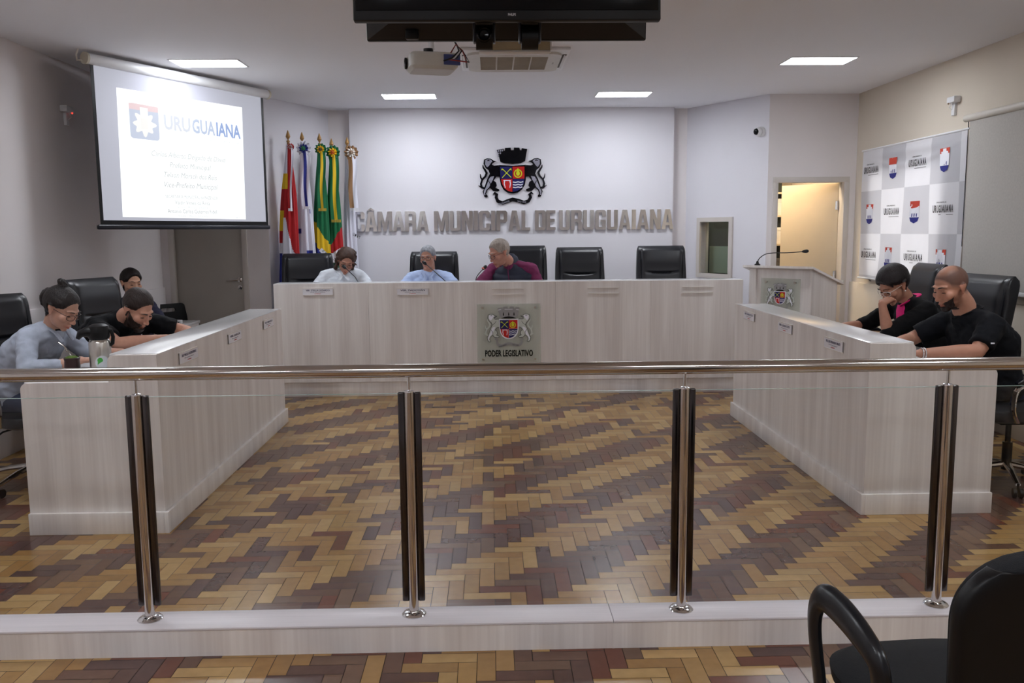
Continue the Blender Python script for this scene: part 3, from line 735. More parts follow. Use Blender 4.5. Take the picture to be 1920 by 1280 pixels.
LIONI = [(268, 372), (305, 356), (362, 360), (392, 388), (372, 414), (352, 440), (330, 470), (300, 490), (268, 440)]
LEGI = [(330, 690), (360, 650), (420, 640), (400, 700), (365, 760), (330, 830), (285, 870), (262, 930), (268, 960), (248, 960), (238, 900), (275, 830)]
TAIL = [[(262, 845), (205, 830), (192, 770), (215, 700), (272, 640), (292, 585), (262, 530), (232, 490), (228, 450)], [(215, 700), (188, 660), (180, 600)], [(205, 830), (150, 797)]]
TW = [[16, 20, 17, 15, 18, 20, 17, 12, 5], [14, 11, 4], [14, 4]]
RIB = [(395, 948), (425, 925), (462, 950), (452, 1000), (478, 1062), (560, 1096), (640, 1066), (735, 1036), (840, 1060), (930, 1090), (1010, 1064), (1046, 1002), (1028, 950), (1060, 922), (1095, 948)]
RW = [4, 20, 26, 26, 30, 30, 32, 32, 32, 30, 28, 26, 24, 18, 4]
def strip(pts, ws):
    a = []; b = []
    for i, p in enumerate(pts):
        q = pts[min(i + 1, len(pts) - 1)]; o = pts[max(i - 1, 0)]
        dx, dy = q[0] - o[0], q[1] - o[1]; l = math.hypot(dx, dy) or 1; nx, ny = -dy / l, dx / l
        a.append((p[0] + nx * ws[i], p[1] + ny * ws[i])); b.append((p[0] - nx * ws[i], p[1] - ny * ws[i]))
    return a + b[::-1]
def crest(t, X, k, th, dark=True):
    """coat of arms; k metres per drawing unit, X at the centre of the drawing"""
    def P(l, mir=False): return [(((1474 - x if mir else x) - 737) * k, -(y - 650) * k) for x, y in l]
    def up(z): return X @ Matrix.Translation((0, 0, z))
    def part(name, shapes, z, h, m, mir=False):
        mb = MB()
        for s_ in shapes: mb.prism(P(s_, mir), up(z), h)
        return mb.build(name, m, t, 20)
    body = M_dark_m if dark else M_cpale; line = M_dark_m if dark else mat('crest_line', rgb(70, 70, 74), .5)
    e = th * .25
    part('crown', [CROWN], 0, th, M_dark_m if dark else M_cgrey)
    if not dark:
        part('crown_windows', [[(x - 14, 375), (x + 14, 375), (x + 10, 320), (x, 290), (x - 10, 320)] for x in (610, 737, 862)] + [[(560, 440), (640, 405), (737, 395), (835, 405), (915, 440)]], th, e, M_gloss)
        part('crown_band', [[(480, 240), (560, 222), (560, 232), (484, 252)], [(640, 222), (830, 222), (830, 232), (640, 232)], [(910, 225), (985, 240), (982, 252), (910, 236)]], th, e, M_cwhite)
    else:
        part('crown_stones', [[(486 + i * 34, 205 + j * 42 - i * 4), (508 + i * 34, 202 + j * 42 - i * 4), (508 + i * 34, 230 + j * 42 - i * 4), (488 + i * 34, 233 + j * 42 - i * 4)] for i in range(3) for j in range(3 - i)], th, e, M_lionf)
    for mir in (False, True):
        mb = MB(); mb.prism(P(LION, mir), up(0), th * .8)
        for l, w_ in zip(TAIL, TW): mb.prism(P(strip(l, w_), mir), up(0), th * (.7 if l[0] == (262, 845) else .62))
        ln = mb.build('lion', body, t, 20)
        mb = MB()
        mb.prism(P(LIONI, mir), up(th * .8), e); mb.prism(P(LEGI, mir), up(th * .8), e); mb.build('light_patch', M_lionf if dark else M_cwhite, ln, 20)
        mb = MB()
        for l in (strip([(300, 380), (330, 372), (350, 385)], [4, 8, 3]), strip([(372, 412), (400, 408), (452, 390)], [5, 7, 4]), strip([(345, 600), (400, 560), (440, 500)], [3, 6, 3]), strip([(300, 690), (350, 760), (360, 840)], [3, 6, 3])): mb.prism(P(l, mir), up(th * .8 + e), e)
        for l in (LION,):
            n_ = len(l)
            if not dark:
                for i in range(n_):
                    mb.prism(P(strip([l[i], l[(i + 1) % n_]], [5, 5]), mir), up(th * .8 + e * .5), e)
        mb.build('outline', line, ln, 20)
    part('ribbon', [strip(RIB, RW)], 0, th * .7, M_dark_m if dark else M_cgrey)
    mb = MB()
    for (s_, x, y, w_, a) in (('URUGUAIANA', 590, 1096, 200, 18), ('24-2-1843', 890, 1082, 150, -8)):
        text_mb(mb, s_, up(th * .7) @ Matrix.Translation(((x - 737) * k, -(y - 650 + 8) * k, 0)) @ Matrix.Rotation(R(a), 4, 'Z'), 28 * k, e, wmax=w_ * k, bold=.02)
    mb.build('ribbon_lettering', M_lionf if dark else line, t, 0)
    sh = part('shield', [SHIELD], 0, th * 1.2, M_gloss if dark else M_cwhite); z = th * 1.2
    def sp(name, shapes, zz, m):
        mb = MB()
        for s_ in shapes: mb.prism(P(s_), up(zz), e)
        mb.build(name, m, sh, 20)
    g = 0 if dark else 6
    sp('blue_field', [[(522, 482), (732 + g, 482), (732 + g, 688 + g), (530, 688 + g)], [(738, 692), (944, 692), (925, 780), (880, 848), (820, 892), (738, 912)]], z, M_cblue)
    sp('red_field', [[(738, 482), (942, 482), (942, 688), (738, 688)], [(538, 692), (732, 692), (732, 912), (655, 892), (592, 842), (555, 770)]], z, M_cred)
    ring = [(830 + 72 * math.cos(2 * PI * i / 28), 600 + 72 * math.sin(2 * PI * i / 28)) for i in range(28)]; rin = [(830 + 54 * math.cos(2 * PI * i / 28), 600 + 54 * math.sin(2 * PI * i / 28)) for i in range(28)]
    mb = MB(); mb.prismh([P(ring), P(rin)], up(z + e), e)
    for l in ([(560, 668), (705, 515)], [(712, 664), (560, 515)]): mb.prism(P(strip(l, [6, 6])), up(z + e + (.3 * e if l[0][0] == 560 else 0)), e)
    for cx, sg in ((700, 1), (565, -1)): mb.prism(P([(cx - 22, 545), (cx + sg * 14, 508), (cx + 20, 548), (cx, 535)]), up(z + e * 1.4), e)
    mb.prism(P([(795, 600), (805, 565), (830, 535), (855, 565), (865, 600), (850, 635), (810, 635)]), up(z + e), e); mb.prism(P([(818, 530), (842, 530), (838, 510), (822, 510)]), up(z + e), e)
    mb.build('yellow_charges', M_cyel, sh, 20)
    mb = MB()
    for l in (strip([(600, 722), (592, 770), (612, 842)], [9, 9, 6]), strip([(690, 722), (700, 770), (686, 842)], [9, 9, 6]), strip([(580, 716), (705, 716)], [8, 8])): mb.prism(P(l), up(z + e), e)
    for y in (742, 786, 830): mb.prism(P(strip([(742, y), (785, y + 8), (830, y - 3), (875, y + 7), (920 - (y - 742) * .2, y - 5)], [9] * 5)), up(z + e), e)
    mb.build('white_charges', M_cwhite, sh, 20)
X0 = frame_to((0, 0, 0), (1, 0, 0))
t = thing('coat_of_arms', 'black mirrored coat of arms with two lions above the wall lettering', 'coat of arms', (.257, YP - .002, 2.177))
crest(t, X0, .00067, .018, True)

# wall lettering
s_ = .19; w_ = .55; c_ = .09
HOLE = [(s_, .55), (w_ - s_, .55), (w_ - s_, .86), (s_, .86)]
GL_ = {
 'C': (w_, [[(c_, 0), (w_ - c_, 0), (w_, c_), (w_, .36), (w_ - s_, .36), (w_ - s_, .17), (w_ - s_ - .03, .14), (s_ + .03, .14), (s_, .17), (s_, .83), (s_ + .03, .86), (w_ - s_ - .03, .86), (w_ - s_, .83), (w_ - s_, .64), (w_, .64), (w_, 1 - c_), (w_ - c_, 1), (c_, 1), (0, 1 - c_), (0, c_)]]),
 'G': (w_, [[(c_, 0), (w_, 0), (w_, .5), (w_ * .5, .5), (w_ * .5, .37), (w_ - s_, .37), (w_ - s_, .15), (s_ + .03, .14), (s_, .17), (s_, .83), (s_ + .03, .86), (w_ - s_ - .03, .86), (w_ - s_, .83), (w_ - s_, .66), (w_, .66), (w_, 1 - c_), (w_ - c_, 1), (c_, 1), (0, 1 - c_), (0, c_)]]),
 'U': (w_, [[(0, 1), (0, c_), (c_, 0), (w_ - c_, 0), (w_, c_), (w_, 1), (w_ - s_, 1), (w_ - s_, .17), (w_ - s_ - .03, .14), (s_ + .03, .14), (s_, .17), (s_, 1)]]),
 'A': (.6, [[(0, 0), (.19, 0), (.215, .2), (.385, .2), (.41, 0), (.6, 0), (.42, 1), (.18, 1)], [(.235, .34), (.365, .34), (.3, .78)]]),
 'M': (.74, [[(0, 0), (.17, 0), (.17, .62), (.30, 0), (.44, 0), (.57, .62), (.57, 0), (.74, 0), (.74, 1), (.51, 1), (.37, .42), (.23, 1), (0, 1)]]),
 'N': (w_, [[(0, 0), (.18, 0), (.18, .55), (w_ - .2, 0), (w_, 0), (w_, 1), (w_ - .18, 1), (w_ - .18, .48), (.2, 1), (0, 1)]]),
 'I': (.21, [[(0, 0), (.21, 0), (.21, 1), (0, 1)]]),
 'P': (w_, [[(0, 0), (s_, 0), (s_, .4), (w_ - c_, .4), (w_, .4 + c_), (w_, 1 - c_), (w_ - c_, 1), (0, 1)], HOLE]),
 'R': (.57, [[(0, 0), (s_, 0), (s_, .4), (.30, .4), (.37, .34), (.37, 0), (.57, 0), (.56, .36), (.5, .46), (.55, .54), (.55, 1 - c_), (.55 - c_, 1), (0, 1)], HOLE]),
 'D': (w_, [[(0, 0), (w_ - c_, 0), (w_, c_), (w_, 1 - c_), (w_ - c_, 1), (0, 1)], [(s_, .14), (w_ - s_, .14), (w_ - s_, .86), (s_, .86)]]),
 'L': (.45, [[(0, 0), (.45, 0), (.45, .15), (s_, .15), (s_, 1), (0, 1)]]),
 'E': (.46, [[(0, 0), (.46, 0), (.46, .15), (s_, .15), (s_, .43), (.42, .43), (.42, .57), (s_, .57), (s_, .85), (.46, .85), (.46, 1), (0, 1)]])}
M_letter = mat('mirror_steel_letters', rgb(232, 231, 230), .14, 1.0, var=.08, scale=14)
ordw = ['first', 'second', 'third', 'fourth', 'fifth', 'sixth', 'seventh', 'eighth', 'ninth', 'tenth']
def px2x(p): return -1.578 + (p - 664) * .0061873
for wi, (wd, a, b) in enumerate((('CAMARA', 664, 803), ('MUNICIPAL', 813, 993), ('DE', 1002, 1040), ('URUGUAIANA', 1047, 1262))):
    h = .228; tot = sum(GL_[c][0] for c in wd); gap = (px2x(b) - px2x(a) - tot * h * .99) / max(1, len(wd) - 1)
    x = px2x(a)
    for i, c in enumerate(wd):
        gw, loops = GL_[c]
        o = MB(); lp = [[((px_) * h, py_ * h) for px_, py_ in l] for l in loops]
        o.prismh(lp, X0 @ Matrix.Translation((0, 0, 0)), .022)
        if wi == 0 and i == 1: o.prism([(px_ * h, py_ * h) for px_, py_ in [(.10, 1.05), (.3, 1.2), (.5, 1.05), (.37, 1.05), (.3, 1.1), (.23, 1.05)]], X0, .022)
        ob = o.build('wall_letter', M_letter, None, 20, (x, YP - .006, 1.563))
        ob.rotation_euler = (R(random.uniform(-1.4, .3)), 0, R(random.uniform(-1.2, 1.2)))
        tag(ob, 'mirror steel letter %s, %s letter of the %s word on the wall' % ('A with circumflex' if (wi == 0 and i == 1) else c, ordw[i], ordw[wi]), 'letter', 'steel wall letters')
        x += gw * h * .99 + gap

# glass plaques
M_plaque = glass_mat('plaque_glass', (.985, .99, .98))
_n = M_plaque.node_tree.nodes; _l = M_plaque.node_tree.links
_d = _n.new('ShaderNodeBsdfDiffuse'); _d.inputs[0].default_value = rgb(200, 208, 196) + (1,)
_x = _n.new('ShaderNodeMixShader'); _x.inputs[0].default_value = .25
_o = [q for q in _n if q.type == 'OUTPUT_MATERIAL'][0]; _s = _o.inputs[0].links[0].from_socket
_l.new(_s, _x.inputs[1]); _l.new(_d.outputs[0], _x.inputs[2]); _l.new(_x.outputs[0], _o.inputs[0])
def plaque(name, label, P, X, w_, h_, k, cz, text=None):
    t = thing(name, label, 'plaque', P)
    mb = MB(); mb.prism([(-w_ / 2, -h_ / 2), (w_ / 2, -h_ / 2), (w_ / 2, h_ / 2), (-w_ / 2, h_ / 2)], X @ Matrix.Translation((0, 0, .018)), .006); mb.build('glass_plate', M_plaque, t)
    for sx in (-1, 1):
        for sy in (-1, 1):
            mb = MB(); c = X @ Vector((sx * (w_ / 2 - .052), sy * (h_ / 2 - .035) , 0)); n = X.to_3x3() @ Vector((0, 0, 1))
            mb.cyl(c, c + n * .018, .006); mb.cyl(c + n * .024, c + n * .030, .011); mb.build('standoff', M_brush, t)
    crest(t, X @ Matrix.Translation((0, cz, .0242)), k, .002, False)
    if text:
        mb = MB(); text_mb(mb, text, X @ Matrix.Translation((0, -h_ / 2 + .062, .0242)), .058, .001, wmax=.455, bold=.028); mb.build('lettering', M_gloss, t, 0)
plaque('glass_plaque', 'square glass plaque with coat of arms and black words on the back desk', (.16, 8.15, .594), X0, .60, .56, .00040, .06, 'PODER LEGISLATIVO')

# ================================================================== LECTERN
la = R(47); tx = Vector((math.cos(la), -math.sin(la), 0)); XLc = frame_to((0, 0, 0), tx)
t = thing('lectern', 'pale laminate lectern with sloping top and glass plaque, in front of the open door', 'lectern', (2.50, 8.33, 0))
Wl, Dl = .64, .52
def LB(mb, x0, x1, y0, y1, z0, z1, bev=.002):
    """lectern-local: x along front, y depth behind the front"""
    mb.T = Matrix(((tx.x, -tx.y * 0 + math.sin(la), 0, 0), (tx.y, math.cos(la), 0, 0), (0, 0, 1, 0), (0, 0, 0, 1)))
    mb.bb(x0, x1, y0, y1, z0, z1, bev); return mb
mb = LB(MB(), .07, Wl - .02, .02, .04, .0, 1.175); mb.build('front_panel', M_lam, t)
mb = LB(MB(), 0, .07, 0, .07, 0, 1.18); mb.build('corner_post', M_lam, t)
for x in (0.0, Wl - .02):
    mb = MB(); mb.T = Matrix(((tx.x, math.sin(la), 0, 0), (tx.y, math.cos(la), 0, 0), (0, 0, 1, 0), (0, 0, 0, 1)))
    y0 = .07 if x == 0 else 0
    vs = [(x + q, y, z) for q in (0, .02) for (y, z) in ((y0, 0), (Dl, 0), (Dl, 1.185 - .29 * Dl), (y0, 1.185 - .29 * y0))]
    mb.add(vs, [(0, 1, 2, 3), (7, 6, 5, 4), (0, 4, 5, 1), (1, 5, 6, 2), (2, 6, 7, 3), (3, 7, 4, 0)]); mb.build('side_panel', M_lam, t, 20)
mb = MB(); mb.T = Matrix(((tx.x, math.sin(la), 0, 0), (tx.y, math.cos(la), 0, 0), (0, 0, 1, 0), (0, 0, 0, 1)))
ov = .05
vs = [(x, y, 1.188 - .29 * max(y, -.0) + q) for q in (0, .022) for (x, y) in ((-ov, -.04), (Wl + ov * .6, -.04), (Wl + ov * .6, Dl + .08), (-ov, Dl + .08))]
mb.add(vs, [(3, 2, 1, 0), (4, 5, 6, 7), (0, 1, 5, 4), (1, 2, 6, 5), (2, 3, 7, 6), (3, 0, 4, 7)]); mb.build('sloping_top', M_lam, t, 20)
mb = MB(); mb.T = Matrix(((tx.x, math.sin(la), 0, 0), (tx.y, math.cos(la), 0, 0), (0, 0, 1, 0), (0, 0, 0, 1))); mb.bb(-ov, Wl + ov * .6, Dl + .07, Dl + .085, 1.188 - .29 * (Dl + .08), 1.188 - .29 * (Dl + .08) + .045, .003); mb.build('lip', M_brush, t)
plaque('glass_plaque', 'small glass plaque with coat of arms on the front of the lectern', tuple(Vector((2.50, 8.33, .80)) + tx * .33 + Vector((math.sin(la), math.cos(la), 0)) * .02), XLc, .40, .58, .00026, .12)
def gooseneck(P, pts, label, name='gooseneck_microphone'):
    t = thing(name, label, 'microphone', P)
    mb = MB(); mb.lathe([(.028, 0), (.028, .012), (.014, .02), (.011, .035), (.006, .045)]); mb.build('base', M_black, t)
    mb = MB(); mb.tube(pts, .0042, seg=10); mb.build('gooseneck', M_black, t)
    d = (Vector(pts[-1]) - Vector(pts[-2])).normalized()
    mb = MB(); mb.lathe([(.006, 0), (.010, .006), (.014, .018), (.017, .035), (.016, .05), (.010, .06), (.002, .063)], pts[-1], axis=d); mb.build('microphone_head', M_black, t)
    return t
def smooth(pts, n=6):
    pts = [Vector(p) for p in pts]; out = []
    for i in range(len(pts) - 1):
        p0, p1, p2, p3 = pts[max(i - 1, 0)], pts[i], pts[i + 1], pts[min(i + 2, len(pts) - 1)]
        for k in range(n):
            q = k / n
            out.append(.5 * ((2 * p1) + (-p0 + p2) * q + (2 * p0 - 5 * p1 + 4 * p2 - p3) * q * q + (-p0 + 3 * p1 - 3 * p2 + p3) * q ** 3))
    out.append(pts[-1]); return out
gooseneck((2.50 + tx.x * .06 + .03, 8.33 + tx.y * .06 + .03, 1.205), smooth([(0, 0, .03), (.02, 0, .07), (.07, -.02, .108), (.14, -.04, .12), (.28, -.08, .122), (.39, -.11, .132)]), 'long black gooseneck microphone bent over the lectern top')

# ================================================================== BANNER, BLIND, WINDOW BEHIND THE BANNER
mb = MB(); y0, y1, z0, z1 = 7.25, 8.75, 1.02, 2.15
mb.bb(XR - .012, XR - .001, y0, y0 + .05, z0, z1); mb.bb(XR - .012, XR - .001, y1 - .05, y1, z0, z1); mb.bb(XR - .012, XR - .001, y0, y1, z1 - .05, z1); mb.bb(XR - .012, XR - .001, y0, y1, z0, z0 + .05)
wn2 = struct('window_2', mb, M_frame)
mb = MB(); mb.bb(XR - .006, XR - .002, y0 + .05, y1 - .05, z0 + .05, z1 - .05); mb.build('daylight_pane', mat('daylight_pane', (1, 1, 1), .5, var=0, emit=.6, ecol=(1, .96, .86)), wn2)
t = thing('banner', 'white and grey chequered cloth banner with crests and repeated dark lettering', 'banner', (XR - .07, 7.90, 2.33))
LB_, HB = 1.95, 1.28
def bfold(a, v):
    """a 0..1 from the far (left in view) end to the near end, v 0..1 down"""
    y = (0.5 - a) * LB_; z = -v * HB
    sag = .0
    f = .012 * math.sin(a * 9 + v * 5) * v + .018 * v * math.exp(-((a - .42 - .25 * v) / .06) ** 2) - .014 * math.exp(-((a - .5 - .3 * (v - .1)) / .1) ** 2) * v
    f += .007 * math.sin(PI * a) * math.exp(-((v - .05 - .11 * math.sin(PI * a)) / .02) ** 2) + .02 * v * math.exp(-((a - .88 + .08 * v) / .035) ** 2)
    f += .01 * math.sin(18 * (a + .5 * v)) * v * (1 - a) + .006 * math.exp(-((v - .06) / .03) ** 2) * math.sin(a * 3.1)
    return Vector((-f, y, z))
def bcol(a, v):
    i = int(a * 4.15 + .05); j = int(v * HB / .42 + .02)
    return rgb(236, 236, 242) if (i + j) % 2 == 0 else rgb(208, 208, 215)
mb = MB(); mb.grid(bfold, 200, 160, colfn=bcol); cloth = mb.build('cloth', flagmat('banner_cloth', .6, .35), t)
mb = MB(); mb.cyl((0, LB_ / 2 + .02, .0), (0, -LB_ / 2 - .02, 0), .009); mb.build('top_rod', M_white, t)
mb = MB(); mb.cyl((0, LB_ / 2 + .01, -HB), (0, -LB_ / 2 - .01, -HB), .009); mb.build('bottom_rod', M_white, t)
XB = frame_to((0, 0, 0), (0, -1, 0))
def onb(mb2, mb):
    """press flat print onto the folded cloth"""
    for p in mb2.v:
        a = .5 - p[1] / LB_; v = -p[2] / HB
        q = bfold(min(max(a, 0), 1), min(max(v, 0), 1)); mb.v.append((q.x + p[0] - .0045, p[1], p[2]))
    o = 0
    mb.f += mb2.f; mb.m += mb2.m; mb.c += mb2.c
for i in range(4):
    for j in range(3):
        yc = (0.5 - (i + .45) / 4.15) * LB_; zc = -(j + .5) * .42
        if (i + j) % 2 == 0:
            m2 = MB(); Xt = Matrix.Translation((0, yc, zc)) @ XB
            for ch, q in zip('URUGUAIANA', (0, 1, 2, 3, 4, 5, 5.78, 6.56, 7.56, 8.56)):
                text_mb(m2, ch, Xt @ Matrix.Translation((-.148 + q * .0345, -.02, 0)), .06, .0006, wmax=.008 if ch == 'I' else .027, bold=.03)
            text_mb(m2, 'CÂMARA MUNICIPAL DE', Xt @ Matrix.Translation((-.02, .058, 0)), .011, .0006, wmax=.17)
            rect(m2, Xt, -.06, .16, -.042, -.038, 0, .0006)
            mb = MB(); onb(m2, mb); mb.build('banner_lettering', mat('banner_ink', rgb(52, 50, 58), .6), cloth, 0)
        else:
            Xt = Matrix.Translation((0, yc, zc)) @ XB
            for nm_, poly, m_ in (('emblem_top', [(-.055, .03), (.055, .03), (.06, .10), (-.06, .10)], mat('banner_red', rgb(205, 70, 52), .6)),
                                  ('emblem_base', [(-.055, -.06), (-.04, -.1), (0, -.12), (.04, -.1), (.055, -.06)], mat('banner_blue', rgb(40, 44, 130), .6)),
                                  ('emblem_white', [(-.055, -.06), (.055, -.06), (.055, .05), (.04, .05), (.04, .07), (.02, .07), (.02, .095), (-.02, .095), (-.02, .07), (-.04, .07), (-.04, .05), (-.055, .05)], mat('banner_white', rgb(240, 240, 248), .6))):
                m2 = MB(); m2.prism([(a_ * 1.35, b_ * .9) for a_, b_ in poly], Xt @ Matrix.Translation((0, 0, .0008 if nm_ == 'emblem_white' else 0)), .0006); mb = MB(); onb(m2, mb); mb.build(nm_, m_, cloth, 0)
            m2 = MB()
            for q in (-.03, -.005, .02): m2.prism([(q * 1.35, -.05), (q * 1.35 + .015, -.05), (q * 1.35 + .015, -.02), (q * 1.35, -.02)], Xt @ Matrix.Translation((0, 0, .0016)), .0004)
            mb = MB(); onb(m2, mb); mb.build('emblem_arches', MATS['banner_blue'], cloth, 0)
t = thing('roller_blind', 'drawn grey roller blind on the right wall beside the banner', 'blind', (XR - .075, 6.9, 2.41))
mb = MB(); mb.cyl((0, .06, 0), (0, -2.5, 0), .028); mb.build('roller', M_offwhite, t)
mb = MB(); mb.bb(-.001, .001, -2.44, 0, -1.33, 0); mb.build('fabric', mat('blind_fabric', rgb(188, 184, 178), .9, var=.05, scale=60, bump=.2, bscale=400), t)
mb = MB(); mb.box((0, -1.22, -1.34), (.016, 2.44, .03), .005); mb.build('bottom_bar', M_white, t)
mb = MB(); mb.tube([(.0, .02, 0), (.0, .02, -1.0), (.004, .028, -1.01), (.004, .03, 0)], .0025); mb.build('pull_cord', M_black, t)

# ================================================================== FLAGS
M_wood = mat('flag_pole_wood', rgb(150, 104, 62), .45, var=.15, scale=20)
def flag(x, y, ztip, dzr, lean, rb, colf, rib, ros, label, offx=0.0, textp=None, spear=.12, yaw=0):
    t = thing('flag', label, 'flag', (x, y, 0), group='ceremonial flags in the corner')
    H = ztip - spear
    mb = MB(); mb.cyl((0, 0, .03), (0, 0, H), .0135); mb.build('pole', M_wood, t)
    mb = MB(); mb.lathe([(.016, 0), (.020, .006), (.013, .014), (.006, .024), (.010, .03), (.024, .055), (.018, .078), (.004, .118), (.001, .121)], (0, 0, H - .002), seg=4 * 4); mb.build('spear_tip', mat('brass_tip', rgb(176, 136, 84), .35, .5), t)
    mb = MB(); mb.lathe([(.10, 0), (.10, .015), (.03, .03), (.02, .045)]); mb.build('stand', M_wood, t)
    zt, zb = H - .03, .45
    def fn(a, v):
        z = zt + (zb - zt) * v
        rr = .018 + rb * (1 - math.exp(-2.6 * v)) * 1.05
        an = a * 2 * PI - PI / 2 - PI            # a=.5 faces the hall
        pl = 1 + .16 * math.sin(an * 9 + 2 * math.sin(v * 4)) * min(1, v * 4) + .07 * math.sin(an * 5 + v * 9)
        return Vector((lean * v + rr * pl * math.cos(an) * 1.0 + offx * v * v, rr * pl * math.sin(an) * .75 - .01, z))
    def cf(a, v):
        z = zt + (zb - zt) * v
        an = a * 2 * PI - PI / 2 - PI
        return colf(.5 + .5 * math.cos(an), z)
    mb = MB(); mb.grid(fn, 110, 190, colfn=cf); cl = mb.build('cloth', flagmat('flag_cloth', .65), t, 60)
    # ribbon
    zr0 = H - dzr; (cols, l_, wr, rx, rz) = rib
    def rf(a, v):
        z = zr0 - l_ * v
        return Vector((rx + (a - .5) * wr + .006 * math.sin(v * 7) + lean * .5 * v, -.06 - rb * .75 * (.3 + .7 * v) + .006 * math.sin(a * 8 + v * 6), z))
    mb = MB(); mb.grid(rf, 12, 24, colfn=lambda a, v: cols[min(len(cols) - 1, int(a * len(cols)))]); rb_ = mb.build('ribbon', flagmat('flag_cloth'), t, 60)
    for q in range(9):
        mb = MB(); u_ = (q + .5) / 9; p0 = rf(u_, 1); mb.tube([p0, p0 + Vector((0, -.002, -.03))], .004, seg=6); mb.build('fringe', mat('fringe_gold', rgb(205, 170, 60) if rz else rgb(225, 225, 230), .7) if rz else mat('fringe_white', rgb(225, 225, 230), .7), rb_)
    # rosette
    c = Vector((rx - .004, -.075, zr0 + .01)); (c1, c2, c3, rr) = ros
    for ring, (col, r0, n_) in enumerate(((c1, rr, 11), (c2, rr * .62, 9), (c3, rr * .3, 7))):
        def pf(a, v, r0=r0, n_=n_, ring=ring):
            an = a * 2 * PI; r = r0 * (.15 + .85 * v) * (1 + .09 * math.sin(n_ * an) * v)
            return c + Vector((r * math.cos(an), -.012 * ring - .012 * math.sin(n_ * an * 1.0) * v, r * math.sin(an)))
        mb = MB(); mb.grid(pf, 66, 4, colfn=lambda a, v, col=col: col); mb.ball(tuple(c + Vector((0, -.006 - .012 * ring, 0))), (r0 * .3, .008, r0 * .3)); mb.build('rosette', mat('ros%d%d%d' % tuple(int(q * 255) for q in col), col, .5, var=.1), t, 60)
    return t, cl, fn
RD, YE, WH, BL, GR, BR = rgb(176, 24, 30), rgb(226, 186, 30), rgb(222, 222, 234), rgb(30, 40, 130), rgb(10, 104, 62), rgb(140, 104, 70)
def zz(v): return 1.55 + 9.55 * (.1087 - ((220 + v / 3.764) - 255) * .000617)
def c1f(u, z):
    if z > zz(400): return WH if u < .45 else RD
    if z > zz(500): return YE if u < .5 else RD
    if z > zz(690): return RD if u > .25 or z > zz(640) else YE
    lim = .32 + (zz(690) - z) / 1.0 * 1.35
    if z > zz(780) and u < .16: return YE
    if z > zz(860) and u < .14: return RD
    if z < zz(930) and u < .22 + (zz(930) - z) * 1.2: return BL
    return WH if u < lim else RD
def c2f(u, z):
    if abs(z - zz(780)) < .03 and u < .28: return BL
    if z < zz(910) and z > zz(940) and .55 < u < .85: return BL
    if abs(z - zz(500)) < .25 and .86 < u < .93: return BL
    return WH
def c3f(u, z):
    d_ = z - zz(790)
    if d_ > 0 - (u - .5) * .25: return GR
    if z > zz(900) - .25 * (u - .3): return YE
    return BL
def c4f(u, z):
    if z > zz(820) - .16 + u * .26: return GR
    if z > zz(925) + (u - .5) * .1: return RD
    return WH if z > zz(1000) else rgb(40, 70, 50)
def c5f(u, z): return WH
flag(-2.108, 9.28, 2.62, .07, -.05, .095, c1f, ((RD, WH), .62, .04, .045, 0), (RD, rgb(215, 205, 205), RD, .035), 'flag of red, white, yellow and blue, leftmost of the flags behind the back desk')
flag(-2.010, 9.50, 2.625, .07, .02, .085, c2f, ((WH, BL, WH), .60, .095, .035, 0), (WH, BL, rgb(60, 140, 80), .075), 'white flag with blue marks and a blue and white rosette, second from the left')
flag(-1.852, 9.64, 2.627, .07, -.01, .08, c3f, ((GR, YE, GR), .62, .085, .03, 1), (GR, YE, rgb(40, 40, 60), .062), 'green flag with a yellow diamond and blue disc')
flag(-1.748, 9.78, 2.587, .05, .02, .078, c4f, ((GR, YE, GR), .72, .105, .03, 1), (GR, YE, rgb(200, 60, 30), .075), 'green, red and white flag with a sunflower rosette')
t5, cl5, fn5 = flag(-1.60, 9.93, 2.617, .07, .02, .06, c5f, ((BR, WH), .60, .095, .06, 0), (BR, rgb(228, 222, 216), BR, .075), 'white flag with a brown and white ribbon beside the first steel letter')
mb = MB()
for q, ch in enumerate('UMNT'):
    text_mb(mb, ch, X0 @ Matrix.Translation((.05 + q * .022, 1.52 - q * .012, .085)) @ Matrix.Rotation(R(-14), 4, 'Z'), .032, .001, wmax=.016, bold=.03)
mb.build('flag_lettering', M_gloss, cl5, 0)
mb = MB()
for q, ch in enumerate('ORD'):
    text_mb(mb, ch, X0 @ Matrix.Translation((.012 + q * .022, 1.352 - q * .030, .118))  @ Matrix.Rotation(R(-55), 4, 'Z'), .026, .001, wmax=.016, bold=.03)
ob = mb.build('flag_lettering', mat('flag_green_ink', rgb(10, 70, 50), .6), None, 0)
fl3 = [o for o in bpy.data.objects if o.name == 'flag.002'][0]
ob.parent = fl3
mb = MB(); mb.prism(strip([(-.01, 1.375), (.04, 1.325), (.09, 1.25)], [.022, .022, .022]), X0 @ Matrix.Translation((0, 0, 0.112)), .001); ob = mb.build('motto_band', M_cwhite, None, 0); ob.parent = fl3

